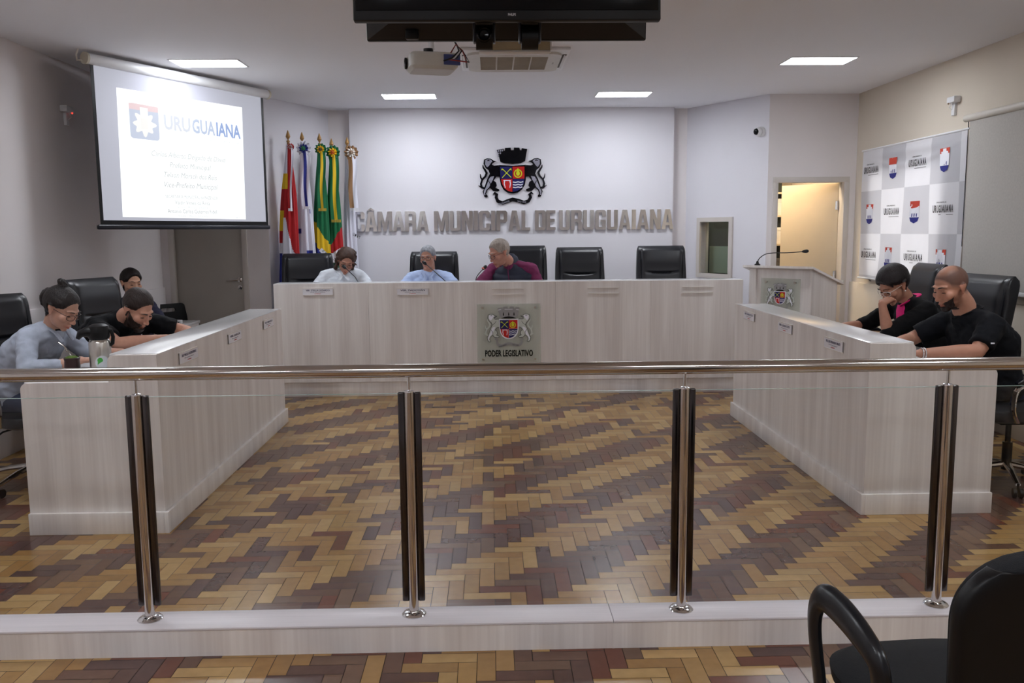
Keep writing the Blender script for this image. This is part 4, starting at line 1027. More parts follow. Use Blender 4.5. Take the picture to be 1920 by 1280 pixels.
# ================================================================== CHAIRS
def make_exec_chair(label):
    t = thing('executive_chair', label, 'chair', (0, 0, 0), 0, 'black leather executive chairs')
    # faces +Y
    H = 1.22
    mb = MB()
    mb.sloft([((0, .02, .425), (1, 0, 0), (0, 1, 0), .235, .23), ((0, .02, .44), (1, 0, 0), (0, 1, 0), .262, .255), ((0, .02, .47), (1, 0, 0), (0, 1, 0), .268, .262), ((0, .02, .50), (1, 0, 0), (0, 1, 0), .262, .255), ((0, .015, .525), (1, 0, 0), (0, 1, 0), .225, .215), ((0, .01, .533), (1, 0, 0), (0, 1, 0), .15, .14)], .35, 40)
    mb.build('seat', M_leather, t)
    def yc(z): return -.235 - .17 * ((z - .45) / .8) - .02 * math.sin((z - .45) / .8 * PI)
    secs = []
    for i in range(26):
        q = i / 25; z = .44 + (H - .44) * q
        hw = .262 + .012 * math.sin(q * PI) - .006 * q
        th = .045 + .012 * math.exp(-((q - .9) / .1) ** 2)
        if q > .93: k = (q - .93) / .07; th *= math.sqrt(max(.02, 1 - k * k * .97)); hw *= (1 - .05 * k * k)
        if q < .06: th *= .6 + .4 * q / .06
        secs.append(((0, yc(z), z), (1, 0, 0), (0, 1, 0), hw, th))
    mb = MB(); mb.sloft(secs, .30, 48); mb.build('backrest', M_leather, t, 50)
    # padded front of the back with horizontal creases
    def pf(a, v):
        z = .50 + (H - .505) * v; x = (a - .5) * .452
        ed = min(a, 1 - a); b = .030 * (1 - math.exp(-ed / .03))
        for zc, s_, wd in ((.955, .9, .32), (.80, .8, .30), (.66, .5, .4)):
            zz_ = zc - .02 * (1 - (2 * a - 1) ** 2)
            b -= .020 * s_ * math.exp(-((z - zz_) / .011) ** 2) * max(0, 1 - (abs(2 * a - 1) / (wd * 2.6)) ** 4)
        b += .014 * math.exp(-((z - 1.08) / .08) ** 2) + .010 * math.exp(-((z - .72) / .09) ** 2)
        if v > .92: b -= .05 * ((v - .92) / .08) ** 2
        if v < .05: b -= .03 * (1 - v / .05)
        return Vector((x, yc(z) + .036 + b, z))
    mb = MB(); mb.grid(pf, 44, 90, flip=True); mb.build('back_cushion', M_leather, t, 60)
    for s in (-1, 1):
        mb = MB(); mb.tube([(s * .232, yc(z) + .040 + (.008 if z < H - .05 else -.012), z) for z in [.5 + (H - .53) * k / 16 for k in range(17)]], .0045, seg=8); mb.build('seam', M_leather, t)
    for s in (-1, 1):
        mb = MB(); mb.tube(smooth([(s * .27, .12, .44), (s * .288, .16, .52), (s * .292, .14, .64), (s * .292, .02, .672), (s * .29, -.16, .665), (s * .262, -.25, .60)], 5), .013, seg=12, flat=(1.5, .7)); ar = mb.build('armrest', M_chrome, t)
        mb = MB(); mb.sloft([((s * .291, .15, .668), (1, 0, 0), (0, 0, 1), .018, .008), ((s * .291, .12, .684), (1, 0, 0), (0, 0, 1), .022, .015), ((s * .291, -.1, .686), (1, 0, 0), (0, 0, 1), .022, .015), ((s * .291, -.14, .674), (1, 0, 0), (0, 0, 1), .018, .008)], .6, 16); mb.build('arm_pad', M_leather, ar)
    mb = MB(); mb.box((0, 0, .405), (.2, .22, .04), .01); mb.tube([(.08, .02, .40), (.2, .03, .39), (.27, .04, .36)], .006); mb.build('tilt_mechanism', M_black, t)
    mb = MB(); mb.cyl((0, 0, .09), (0, 0, .26), .028); mb.cyl((0, 0, .25), (0, 0, .40), .016); mb.build('gas_column', M_black, t)
    for k in range(5):
        a = 2 * PI * k / 5 + .3; c, s = math.cos(a), math.sin(a)
        mb = MB(); mb.tube([(c * .02, s * .02, .125), (c * .15, s * .15, .112), (c * .30, s * .30, .078)], [.026, .021, .014], seg=10, flat=(1, .75)); lg = mb.build('base_leg', M_steel, t)
        mb = MB()
        for q in (-1, 1): mb.cyl((c * .30 - s * .008 * q, s * .30 + c * .008 * q, .028), (c * .30 - s * .026 * q, s * .30 + c * .026 * q, .028), .028, seg=18)
        mb.cyl((c * .30, s * .30, .03), (c * .30, s * .30, .085), .007); mb.build('caster', M_black, lg)
    return t
def rzf(fx, fy): return math.atan2(-fx, fy)
ch0 = make_exec_chair('black leather executive chair behind the woman in the white shirt')
ch0.location = (-1.84, 8.76, DZ); ch0.rotation_euler = (0, 0, rzf(.22, -1)); ch0.scale = (1, 1, .985)
def ch(x, y, z, f, label, sz=1.0):
    o = dup(ch0, (x, y, z), rzf(*f), label); o.scale = (1, 1, sz); return o
ch(-.62, 9.08, DZ, (0, -1), 'black leather executive chair behind the man in the light blue shirt', .985)
ch(.33, 9.08, DZ, (-.03, -1), 'black leather executive chair behind the man in the padded vest', 1.03)
ch(.965, 9.08, DZ, (0, -1), 'empty black leather executive chair beside the man in the padded vest', 1.012)
ch(1.83, 9.0, DZ, (-.03, -1), 'empty black leather executive chair at the right end of the back desk', 1.02)
ch(-2.88, 5.36, 0, (.85, -.5), 'black leather executive chair behind the woman in the denim shirt', .965)
ch(-2.72, 6.62, 0, (.95, -.32), 'black leather executive chair behind the man in the black T-shirt', 1.0)
ch(3.12, 5.97, 0, (-.96, -.12), 'black leather executive chair behind the woman with the pink collar', 1.0)
ch(3.12, 6.86, 0, (-1, .05), 'black leather executive chair farthest back along the right wall', 1.04)
ch(3.12, 5.05, 0, (-1, 0), 'black leather executive chair under the man in the dark shirt', 1.0)

# foreground task chair
t = thing('task_chair', 'black cloth task chair with looped armrest in the lower right foreground', 'chair', (1.07, 1.86, 0), R(4))
mb = MB(); mb.sloft([((0, .02, .43), (1, 0, 0), (0, 1, 0), .20, .20), ((0, .02, .445), (1, 0, 0), (0, 1, 0), .235, .235), ((0, .02, .475), (1, 0, 0), (0, 1, 0), .24, .24), ((0, .02, .495), (1, 0, 0), (0, 1, 0), .215, .215), ((0, .02, .502), (1, 0, 0), (0, 1, 0), .15, .15)], .55, 40); mb.build('seat', M_fabric, t)
secs = []
for i in range(30):
    q = i / 29; z = .53 + .415 * q
    hw = .235 * (1 - .16 * (1 - q)) * (1 if q < .62 else math.sqrt(max(.01, 1 - ((q - .62) / .38) ** 2.6 * .86)))
    if q < .1: hw *= .75 + .25 * q / .1
    secs.append(((0, -.27 - .045 * q, z), (1, 0, 0), (0, 1, 0), hw, .036 * (1 if q < .9 else math.sqrt(max(.05, 1 - ((q - .9) / .1) ** 2 * .9)))))
mb = MB(); mb.sloft(secs, .55, 48); mb.build('backrest', M_fabric, t, 60)
mb = MB(); secs2 = [((c[0], c[1] - .012, c[2]), a, b, ha + .006, .030) for (c, a, b, ha, hb) in secs[1:-2]]; mb.sloft(secs2, .5, 48); mb.build('back_shell', M_black, t, 60)
for s in (-1, 1):
    X_ = s * .285
    pts = smooth([(s * .20, .10, .43), (s * .27, .105, .44), (X_, .11, .50), (X_ + s * .012, .115, .62), (X_ + s * .01, .09, .685), (X_, .03, .692), (X_, -.09, .676), (X_ - s * .004, -.155, .64), (X_ - s * .02, -.14, .54), (X_ - s * .035, -.09, .455), (s * .2, -.06, .43)], 6)
    n_ = len(pts)
    mb = MB(); mb.tube(pts, [.0165 + .006 * math.exp(-((k / n_ - .48) / .16) ** 2) for k in range(n_)], seg=14, flat=(1.5, .85)); mb.build('armrest', mat('armrest_plastic', rgb(24, 25, 29), .28), t)
mb = MB(); mb.tube([(0, -.02, .42), (0, -.24, .42), (0, -.30, .47), (0, -.31, .62)], .018, flat=(1.8, .6)); mb.build('back_bar', M_black, t)
mb = MB(); mb.cyl((0, 0, .09), (0, 0, .43), .024); mb.build('gas_column', M_black, t)
for k in range(5):
    a = 2 * PI * k / 5 + .1; c, s = math.cos(a), math.sin(a)
    mb = MB(); mb.tube([(0, 0, .11), (c * .28, s * .28, .075)], [.026, .015], flat=(1, .8)); lg = mb.build('base_leg', M_black, t)
    mb = MB(); mb.cyl((c * .28 - s * .02, s * .28 + c * .02, .027), (c * .28 + s * .02, s * .28 - c * .02, .027), .027); mb.cyl((c * .28, s * .28, .03), (c * .28, s * .28, .08), .007); mb.build('caster', M_black, lg)

# plastic chair with handle hole
def plastic_chair(x, y, f, label):
    t = thing('plastic_chair', label, 'chair', (x, y, 0), rzf(*f))
    W_ = .20
    outer = rrect(-W_, W_, .50, .84, .06)
    mb = MB(); Xb = Matrix.Translation((0, -.2, 0)) @ Matrix.Rotation(R(90 + 8), 4, 'X'); Xb = Matrix.Translation((0, -.13, 0)) @ Matrix.Rotation(R(98), 4, 'X')
    mb.prismh([outer, rrect(-.08, .08, .755, .795, .018)], Xb, .02); mb.build('backrest', M_black, t)
    mb = MB(); mb.prism(rrect(-.21, .21, -.2, .2, .06), Matrix.Translation((0, 0, .44)), .018); mb.build('seat', M_black, t)
    for s in (-1, 1):
        for q in (-1, 1):
            mb = MB(); mb.tube([(s * .19, q * .17, .45), (s * .22, q * .22, .0)], .011); mb.build('leg', M_black, t)
        mb = MB(); mb.tube([(s * .19, -.18, .45), (s * .19, -.2, .55)], .011); mb.build('back_support', M_black, t)
    return t
plastic_chair(-3.20, 8.93, (.75, -.66), 'black plastic chair with a handle hole by the grey door')
plastic_chair(-3.10, 7.52, (.8, -.6), 'black plastic chair under the dark-haired person in the background')

# ================================================================== PEOPLE
def np_smooth(V, F, it, lam=.5):
    E_ = set()
    for f in F:
        for i in range(len(f)):
            a, b = f[i], f[(i + 1) % len(f)]
            E_.add((a, b) if a < b else (b, a))
    E_ = np.array(sorted(E_)); n = len(V)
    deg = np.bincount(E_.ravel(), minlength=n).astype(float)[:, None]; deg[deg == 0] = 1
    for _ in range(it):
        S = np.zeros_like(V)
        for k in range(3):
            S[:, k] = np.bincount(E_[:, 0], V[E_[:, 1], k], n) + np.bincount(E_[:, 1], V[E_[:, 0], k], n)
        V = V + lam * (S / deg - V)
    return V
def voxel(mb, size, it=4):
    me = bpy.data.meshes.new('v'); me.from_pydata(mb.v, [], mb.f); me.update()
    ob = bpy.data.objects.new('v', me); COL.objects.link(ob)
    md = ob.modifiers.new('r', 'REMESH'); md.mode = 'VOXEL'; md.voxel_size = size
    dg = bpy.context.evaluated_depsgraph_get(); m2 = bpy.data.meshes.new_from_object(ob.evaluated_get(dg))
    V = np.empty(len(m2.vertices) * 3); m2.vertices.foreach_get('co', V); V = V.reshape(-1, 3)
    F = [tuple(p.vertices) for p in m2.polygons]
    COL.objects.unlink(ob); bpy.data.objects.remove(ob); bpy.data.meshes.remove(me); bpy.data.meshes.remove(m2)
    return np_smooth(V, F, it), F
def normals(V, F):
    me = bpy.data.meshes.new('n'); me.from_pydata([tuple(v) for v in V], [], F); me.update()
    N = np.empty(len(V) * 3); me.vertices.foreach_get('normal', N); bpy.data.meshes.remove(me)
    return N.reshape(-1, 3)
def meshobj(name, V, F, m, parent, tint=None, org=None):
    if org is not None: V = V - np.array(org)
    me = bpy.data.meshes.new(name); me.from_pydata(V.tolist(), [], F); me.update()
    me.materials.append(m); me.shade_smooth()
    if tint is not None:
        at = me.color_attributes.new('tint', 'FLOAT_COLOR', 'POINT')
        at.data.foreach_set('color', np.hstack([tint, np.ones((len(V), 1))]).ravel())
    o = bpy.data.objects.new(name, me); COL.objects.link(o); o.parent = parent
    return o

def head_prims(mb, X, kind='m'):
    old = mb.T; mb.T = X
    fem = kind == 'f'
    mb.ball((0, -.014, .034), (.074, .095, .086), seg=24, rings=16)
    mb.ball((0, .020, -.018), (.062, .072, .088), seg=24, rings=16)
    jw = .046 if fem else .054
    mb.ball((0, .024, -.064), (jw, .060, .044), seg=20, rings=12)
    mb.ball((0, .066, -.094), (.020 if fem else .026, .018, .019))
    mb.tube([(0, .083, .022), (0, .098, -.012), (0, .109, -.030)], [.008, .0095, .0115], seg=10); mb.ball((0, .107, -.031), (.0115, .012, .0105))
    for s in (-1, 1):
        mb.ball((s * .0125, .098, -.034), (.0085, .011, .0075))
        mb.ball((s * .041, .060, -.018), (.024, .026, .024))
        mb.ball((s * .031, .0745, .010), .0132)
        mb.ball((s * .076, -.010, .0), (.007, .016, .030), rot=Matrix.Rotation(R(12), 3, 'X')); mb.ball((s * .081, -.020, .012), (.006, .012, .018)); mb.ball((s * .077, .0, -.026), (.006, .007, .009))
    mb.tube([(-.048, .066, .030), (-.025, .084, .034), (0, .086, .030), (.025, .084, .034), (.048, .066, .030)], [.008, .0095, .008, .0095, .008] if not fem else [.006, .007, .006, .007, .006], seg=10)
    mb.tube([(-.023, .080, -.066), (-.010, .092, -.0615), (0, .094, -.0635), (.010, .092, -.0615), (.023, .080, -.066)], [.003, .006, .0055, .006, .003], seg=10)
    mb.tube([(-.020, .080, -.070), (0, .091, -.0755), (.020, .080, -.070)], [.003, .0075, .003], seg=10)
    mb.T = old
def face_sculpt(P):
    """displace, head-local arrays"""
    D = np.zeros_like(P)
    for s in (-1, 1):
        d2 = ((P[:, 0] - s * .031) / .017) ** 2 + ((P[:, 2] - .012) / .011) ** 2 + ((P[:, 1] - .075) / .03) ** 2
        D[:, 1] -= .0035 * np.exp(-d2)
        d2 = ((P[:, 0] - s * .016) / .006) ** 2 + ((P[:, 2] - .008) / .012) ** 2 + ((P[:, 1] - .085) / .02) ** 2
        D[:, 1] -= .004 * np.exp(-d2)
        d2 = ((P[:, 0] - s * .031) / .016) ** 2 + ((P[:, 2] + .008) / .005) ** 2 + ((P[:, 1] - .078) / .02) ** 2
        D[:, 1] -= .002 * np.exp(-d2)
        d2 = ((P[:, 0] - s * (.028 + .2 * (-.03 - P[:, 2]))) / .005) ** 2 + ((P[:, 2] + .05) / .02) ** 2 + ((P[:, 1] - .08) / .02) ** 2
        D[:, 1] -= .002 * np.exp(-d2)
    d2 = (P[:, 0] / .022) ** 4 + ((P[:, 2] + .0685 + 2 * P[:, 0] ** 2) / .0028) ** 2 + ((P[:, 1] - .088) / .02) ** 2
    D[:, 1] -= .005 * np.exp(-d2)
    d2 = (P[:, 0] / .02) ** 2 + ((P[:, 2] + .084) / .006) ** 2 + ((P[:, 1] - .082) / .02) ** 2
    D[:, 1] -= .003 * np.exp(-d2)
    return P + D
HEADS = {}
def head_np(kind):
    if kind not in HEADS:
        mb = MB(); head_prims(mb, Matrix.Identity(4), kind); mb.tube([(0, -.022, -.04), (0, -.035, -.16)], .056 if kind == 'm' else .048, seg=20)
        V, F = voxel(mb, .0036, 3); V = face_sculpt(V); HEADS[kind] = (V, F, normals(V, F))
    return HEADS[kind]
def shell(kind, fn, tmax, Xh, name, m, parent, org, namp=.002, nscale=60, extra=None, soft=.026, nst=(1, 1, 1), mn=-.0015):
    """hair or beard: the part of the head where fn>0, lifted off along the normals"""
    V, F, N = head_np(kind)
    d = np.array([fn(*p) + .0035 * noise.noise(Vector((p[0] * 90, p[1] * 90, p[2] * 30))) + .003 * noise.noise(Vector(p) * 28) for p in V])
    keep = [f for f in F if all(d[i] > -.004 for i in f)]
    used = sorted({i for f in keep for i in f}); mp = {o: n for n, o in enumerate(used)}
    K = [tuple(mp[i] for i in f) for f in keep]
    P = V[used]; Nn = N[used]; dd = d[used]
    q = np.clip(dd / soft, 0, 1); q = q * q * (3 - 2 * q)
    tm = np.array([tmax(*p) if callable(tmax) else tmax for p in P])
    nz = np.array([noise.noise(Vector((p[0] * nst[0], p[1] * nst[1], p[2] * nst[2])) * nscale) for p in P])
    P = P + Nn * (mn + q * (tm - mn) + q * nz * namp)[:, None]
    P = np.array([tuple(Xh @ Vector(p)) for p in P])
    o = meshobj(name, P, K, m, parent, None, org)
    return o
def hand(mb, wr, d, n, side, curls=(.5, .55, .6, .65), k=1.0, thumb=.5):
    """d: pointing direction, n: palm normal, side: thumb side +1/-1"""
    wr = Vector(wr); d = Vector(d).normalized(); n = Vector(n); n = (n - d * n.dot(d)).normalized(); s = d.cross(n) * side
    mb.sloft([(wr - d * .012, s, n, .026 * k, .021 * k), (wr + d * .02 * k, s, n, .031 * k, .018 * k), (wr + d * .06 * k, s, n, .041 * k, .0155 * k), (wr + d * .088 * k, s, n, .041 * k, .0125 * k), (wr + d * .094 * k, s, n, .036 * k, .008 * k)], .75, 20)
    for i, (L_, cu) in enumerate(zip((.072, .080, .075, .060), curls)):
        b = wr + d * (.086 - .004 * abs(i - 1)) * k + s * (.0315 - .0212 * i) * k
        dd = (d + s * (.10 - .075 * i)).normalized(); pts = [b - dd * .012]; p = b; ang = cu * .5
        for sg in (.45, .30, .25):
            dv = dd * math.cos(ang) + n * math.sin(ang); p = p + dv * L_ * sg * k; pts.append(p); ang += cu
        mb.caps(pts, [.0092 * k, .0088 * k, .0080 * k, .0070 * k], seg=10)
    tb = wr + d * .022 * k + s * .026 * k + n * .004; td = (d * .62 + s * .75 + n * .35 * thumb).normalized(); t2 = (d * .95 + s * .2 + n * .6 * thumb).normalized()
    mb.caps([tb, tb + td * .036 * k, tb + td * .036 * k + t2 * .03 * k, tb + td * .036 * k + t2 * .055 * k], [.0135 * k, .0115 * k, .0102 * k, .0085 * k], seg=10)

M_lens = glass_mat('spectacle_lens', (.97, .97, .97)); M_lens.node_tree.nodes['Fresnel'].inputs[0].default_value = 1.15
M_eye = mat('eye_white', rgb(225, 218, 210), .2, var=0); M_iris = mat('eye_iris', rgb(38, 26, 20), .15, var=0)
M_lash = mat('lash_dark', rgb(26, 18, 16), .7, var=0)
def hairmat(name, c, v=.25): return mat(name, c, .45, var=v, scale=55, stretch=(1, 1, .25), bump=.5, bscale=160, spec=.4)
def skinmat(name, c): return mat(name, c, .5, var=.05, scale=30, attr='tint', sss=.12, bump=.04, bscale=220, spec=.35)
def clothmat(name, c, rough=.85, var=.08): return mat(name, c, rough, var=var, scale=14, bump=.12, bscale=260, sheen=.02, spec=.25)

def person(label, o, F, pelvis, chest, nb, head, hf, pitch, roll, arms, skin, shirt, trousers, kind='m', g=1.0, shw=.19, sleeve=1.0, hs=1.0, vox=.0055, hair=None, beard=None, brow=None, glasses=None, stubble=0.0, open_eyes=False, sh_vox=.009, collar=None, knees=None, scalp=None, wr_amp=.006, neckline=0):
    """everything in room coordinates; arms: [(elbow, wrist, hand dir, palm normal, thumb side, curls)] first the person's right"""
    t = thing('person', label, 'person', o)
    F = Vector((F[0], F[1], 0)).normalized(); Rv = F.cross(Vector((0, 0, 1)))
    pelvis, chest, nb, head = map(Vector, (pelvis, chest, nb, head))
    Xh = Matrix.Translation(head) @ Matrix.Rotation(rzf(*hf), 4, 'Z') @ Matrix.Rotation(R(roll), 4, 'Y') @ Matrix.Rotation(R(-pitch), 4, 'X') @ Matrix.Scale(hs, 4)
    waist = pelvis.lerp(chest, .5) - F * .0
    upper = chest.lerp(nb, .62)
    pts = [pelvis - Vector((0, 0, .06)), pelvis, waist, chest, upper, nb]
    ra = [(.12, .10), (.175, .125), (.158, .118), (.168, .122), (shw * .86, .092), (.060, .056)]
    def torso(mb, inf, gg):
        sec = []
        for i, p in enumerate(pts):
            tt = (pts[min(i + 1, 5)] - pts[max(i - 1, 0)]).normalized(); fw = (F - tt * F.dot(tt)).normalized()
            a, b = ra[i]; k = gg if i < 5 else 1
            if i == 4: k = 1 + (gg - 1) * .5
            bel = fw * (.05 * (gg - 1) if i in (1, 2) else 0)
            sec.append((p + bel, Rv, fw, a * k + inf, b * k * (1.05 if i in (1, 2) else 1) + inf))
        mb.sloft(sec, .85, 28)
    sh = [upper.lerp(nb, .25) + Rv * shw * .93 - Vector((0, 0, .004)), upper.lerp(nb, .25) - Rv * shw * .93 - Vector((0, 0, .004))]
    nk = .057 if kind == 'm' else .046
    nk *= (1 + (g - 1) * .5)
    nt = Xh @ Vector((0, -.026, -.05))
    # hips, knees
    hips = [pelvis + Rv * .085, pelvis - Rv * .085]
    if knees is None: knees = [pelvis + F * .40 + Rv * .12 + Vector((0, 0, -.02)), pelvis + F * .40 - Rv * .12 + Vector((0, 0, -.02))]
    knees = [Vector(k) for k in knees]; z0 = o[2]
    ank = [Vector((k.x - F.x * .02, k.y - F.y * .02, z0 + .09)) for k in knees]
    mb = MB(); torso(mb, -.006, g)
    mb.caps([nb - Vector((0, 0, .03)) - F * .0, nb.lerp(nt, .5) - F * .004, nt], [nk * 1.12, nk, nk * .96], seg=20)
    head_prims(mb, Xh, kind)
    am = 1 + (g - 1) * .6
    for i in (0, 1):
        el, wr, hd, pn, ts, cu = arms[i]; el = Vector(el); wr = Vector(wr)
        mb.caps([nb.lerp(sh[i], .35) - Vector((0, 0, .012)), sh[i]], [.045, .048 * am], seg=16)
        mb.caps([sh[i], sh[i].lerp(el, .4), el], [.046 * am, .043 * am, .036 * am], seg=16)
        m1 = el.lerp(wr, .3)
        mb.caps([el, m1, wr], [.036 * am, .037 * am, .0235 * (1 + (g - 1) * .3)], seg=16)
        hand(mb, wr, hd, pn, ts, cu, k=(1.0 if kind == 'm' else .9))
        mb.caps([hips[i], knees[i]], [.075 * g, .052], seg=14); mb.caps([knees[i], ank[i]], [.048, .034], seg=14)
        mb.caps([ank[i] - Vector((0, 0, .045)), ank[i] + F * .13 - Vector((0, 0, .055))], [.036, .03], seg=12)
    V, Fc = voxel(mb, vox, 3)
    Xi = np.array(Xh.inverted()); P = (np.hstack([V, np.ones((len(V), 1))]) @ Xi.T)[:, :3]
    near = (np.abs(P[:, 0]) < .1) & (np.abs(P[:, 1]) < .14) & (np.abs(P[:, 2]) < .14)
    Q = P.copy(); Q[near] = face_sculpt(P[near]); V = (np.hstack([Q, np.ones((len(V), 1))]) @ np.array(Xh).T)[:, :3]
    tint = np.ones((len(V), 3))
    def blend(wt, c):
        wt = np.clip(wt, 0, 1)[:, None] * near[:, None]
        tint[:] = tint * (1 - wt) + tint * np.array(c) * wt
    lips = np.exp(-((P[:, 0] / .021) ** 4 + ((P[:, 2] + .0685) / .0085) ** 4)) * (P[:, 1] > .07)
    blend(lips * .8, (.80, .52, .52) if kind == 'm' else (.80, .38, .40))
    blend(np.exp(-((np.abs(P[:, 0]) - .042) / .02) ** 2 - ((P[:, 2] + .025) / .02) ** 2) * (P[:, 1] > .03) * .35, (1.0, .78, .74))
    blend(np.exp(-((P[:, 0]) / .014) ** 2 - ((P[:, 2] + .03) / .012) ** 2) * (P[:, 1] > .09) * .35, (1, .75, .72))
    for s in (-1, 1): blend(np.exp(-((P[:, 0] - s * .078) / .008) ** 2) * (np.abs(P[:, 1] + .01) < .03) * .4, (1, .72, .68))
    if stubble:
        line = 0.0 - .05 * (P[:, 1] - .01) / .07
        blend(np.clip((line - P[:, 2]) / .02, 0, 1) * np.clip((P[:, 1] + .015) / .03, 0, 1) * np.clip((P[:, 2] + .128) / .02, 0, 1) * stubble, (.55, .50, .48))
    if scalp:
        dsc = np.array([scalp[0](*p) for p in P[near]]); wt = np.zeros(len(P)); wt[near] = np.clip(dsc / .02, 0, 1); blend(wt * scalp[1], scalp[2])
    body = meshobj('body', V, Fc, skin, t, tint, o)
    # eyes
    for s in (-1, 1):
        mb = MB(); mb.T = Matrix.Translation(-Vector(o)) @ Xh
        if open_eyes:
            mb.ball((s * .031, .0795, .0095), (.0110, .0078, .0036)); e_ = mb.build('eye', M_eye, body)
            mb = MB(); mb.T = Matrix.Translation(-Vector(o)) @ Xh; mb.ball((s * .031, .0840, .0095), (.0048, .0036, .0038)); mb.build('iris', M_iris, e_)
            zl = .0140
        else:
            mb.ball((s * .031, .0815, .0035), (.0105, .006, .0028)); mb.build('eye', M_iris, body); zl = .0045
        mb = MB(); mb.T = Matrix.Translation(-Vector(o)) @ Xh; mb.tube([(s * .018, .0845, zl - .002), (s * .026, .0885, zl), (s * .036, .087, zl), (s * .045, .079, zl - .002)], [.0006, .0014, .0016, .0008], seg=6); mb.build('eyelash', M_lash, body)
        if brow:
            mb = MB(); mb.T = Matrix.Translation(-Vector(o)) @ Xh; mb.tube([(s * .013, .0945, .033), (s * .026, .0955, .037), (s * .038, .0895, .038), (s * .050, .077, .032)], [.0028, .0036, .003, .001], seg=8, flat=(1, .6) if kind == 'f' else (1, 1)); mb.build('eyebrow', brow, body)
    # shirt
    mb = MB(); torso(mb, .012, g); mb.caps([nb - Vector((0, 0, .035)), nb - Vector((0, 0, .012)) - F * .006], [nk * 1.12 + .016, nk * 1.12 + .011], seg=20)
    slp = []
    for i in (0, 1):
        el, wr = Vector(arms[i][0]), Vector(arms[i][1])
        mb.caps([nb.lerp(sh[i], .12) - Vector((0, 0, .012)), nb.lerp(sh[i], .55), sh[i]], [.056, .060, .061 * am], seg=16)
        if sleeve <= 1.0:
            e2 = sh[i].lerp(el, sleeve); mb.tube([sh[i], sh[i].lerp(el, sleeve * .5), e2], [.060 * am, .060 * am, .058 * am], seg=20)
        else:
            mb.caps([sh[i], sh[i].lerp(el, .5), el], [.060 * am, .056 * am, .050 * am], seg=18); e2 = el.lerp(wr, sleeve - 1)
            mb.tube([el, el.lerp(e2, .4), e2], [.050 * am, .050 * am, .040 * am - .004], seg=18)
    if kind == 'f':
        for s in (-1, 1): mb.ball(tuple(chest + F * .085 + Rv * s * .07 + Vector((0, 0, .02))), (.06, .05, .06))
    V, Fc = voxel(mb, sh_vox, 3); N = normals(V, Fc)
    nz = np.array([noise.noise(Vector((p[0] * 9 + 3 * p[2], p[1] * 9 - 2 * p[2], p[2] * 13))) + .5 * noise.noise(Vector((p[0] * 26, p[1] * 26, p[2] * 34))) for p in V])
    ridge = 1 - np.abs(nz) * 2
    V = V + N * (ridge * wr_amp - wr_amp * .3)[:, None]
    clothing = meshobj('shirt', V, Fc, shirt, t, None, o)
    # trousers + shoes
    mb = MB(); mb.ball(tuple(pelvis), (.16 * g, .16 * g, .10))
    for i in (0, 1):
        mb.caps([hips[i], knees[i]], [.088 * g, .066], seg=16); mb.caps([knees[i], ank[i] + Vector((0, 0, .01))], [.062, .052], seg=16)
    V, Fc = voxel(mb, .010, 3); meshobj('trousers', V, Fc, trousers, t, None, o)
    for i in (0, 1):
        mb = MB(); mb.T = Matrix.Translation(-Vector(o)); a = ank[i]
        f0 = Vector((a.x, a.y, z0))
        mb.sloft([(f0 - F * .055 + Vector((0, 0, .045)), Rv, Vector((0, 0, 1)), .03, .04), (f0 - F * .03 + Vector((0, 0, .052)), Rv, Vector((0, 0, 1)), .040, .051), (f0 + F * .06 + Vector((0, 0, .042)), Rv, Vector((0, 0, 1)), .045, .041), (f0 + F * .15 + Vector((0, 0, .033)), Rv, Vector((0, 0, 1)), .045, .032), (f0 + F * .195 + Vector((0, 0, .025)), Rv, Vector((0, 0, 1)), .025, .02)], .8, 18); mb.build('shoe', M_black, t)
    hr = None
    if hair:
        for h in hair:
            if h[0] == 'shell':
                hr = shell(kind, h[1], h[2], Xh, h[4] if len(h) > 4 else 'hair', h[3], t, o, namp=.0022, nscale=45, nst=(1, .6, 1))
            else:      # lumps of hair, fused
                mb = MB()
                for it in h[1]:
                    q = MB(); q.T = Xh
                    if not hasattr(it[0][0], '__len__'): q.ball(it[0], it[1], seg=18, rings=12)
                    else: q.tube(it[0], it[1], seg=10)
                    mb.add(q.v, q.f)
                V, Fc = voxel(mb, .005, 2); N = normals(V, Fc)
                nz = np.array([noise.noise(Vector(p) * 60) + .6 * noise.noise(Vector(p) * 120) for p in V]); V = V + N * (nz * .004)[:, None]
                hr2 = meshobj(h[2], V, Fc, h[3], t, None, o)
    if beard:
        shell(kind, beard[0], beard[1], Xh, 'beard', beard[2], t, o, namp=.002, nscale=70, soft=.012)
    if glasses:
        col, wireonly = glasses
        gl = thing('glasses', '', '', (0, 0, 0)); 
        for k_ in ('label', 'category'): del gl[k_]
        gl.parent = t
        XX = Matrix.Translation(-Vector(o)) @ Xh
        for s in (-1, 1):
            cx = s * .032; ring = [(cx + .024 * math.copysign(abs(math.cos(a)) ** .75, math.cos(a)), .106 - abs(cx + .024 * math.cos(a)) ** 2 * 6, .004 + .0175 * math.copysign(abs(math.sin(a)) ** .8, math.sin(a))) for a in [2 * PI * k / 24 for k in range(25)]]
            mb = MB(); mb.T = XX; mb.tube(ring, .0017 if not wireonly else .0012, seg=6); mb.build('rim', col, gl)
            mb = MB(); mb.T = XX; mb.add([r_ for r_ in ring[:-1]], [tuple(range(24))]); mb.build('lens', M_lens, gl)
            mb = MB(); mb.T = XX; mb.tube([(s * .056, .087, .012), (s * .070, .06, .013), (s * .0775, -.005, .010), (s * .077, -.022, -.008)], .0016, seg=6); mb.build('temple', col, gl)
        mb = MB(); mb.T = XX; mb.tube([(-.009, .104, .008), (0, .107, .011), (.009, .104, .008)], .0016, seg=6); mb.build('bridge', col, gl)
    return t, Xh, dict(nb=nb, chest=chest, F=F, R=Rv, upper=upper, sh=sh, body=body, shirt=clothing)
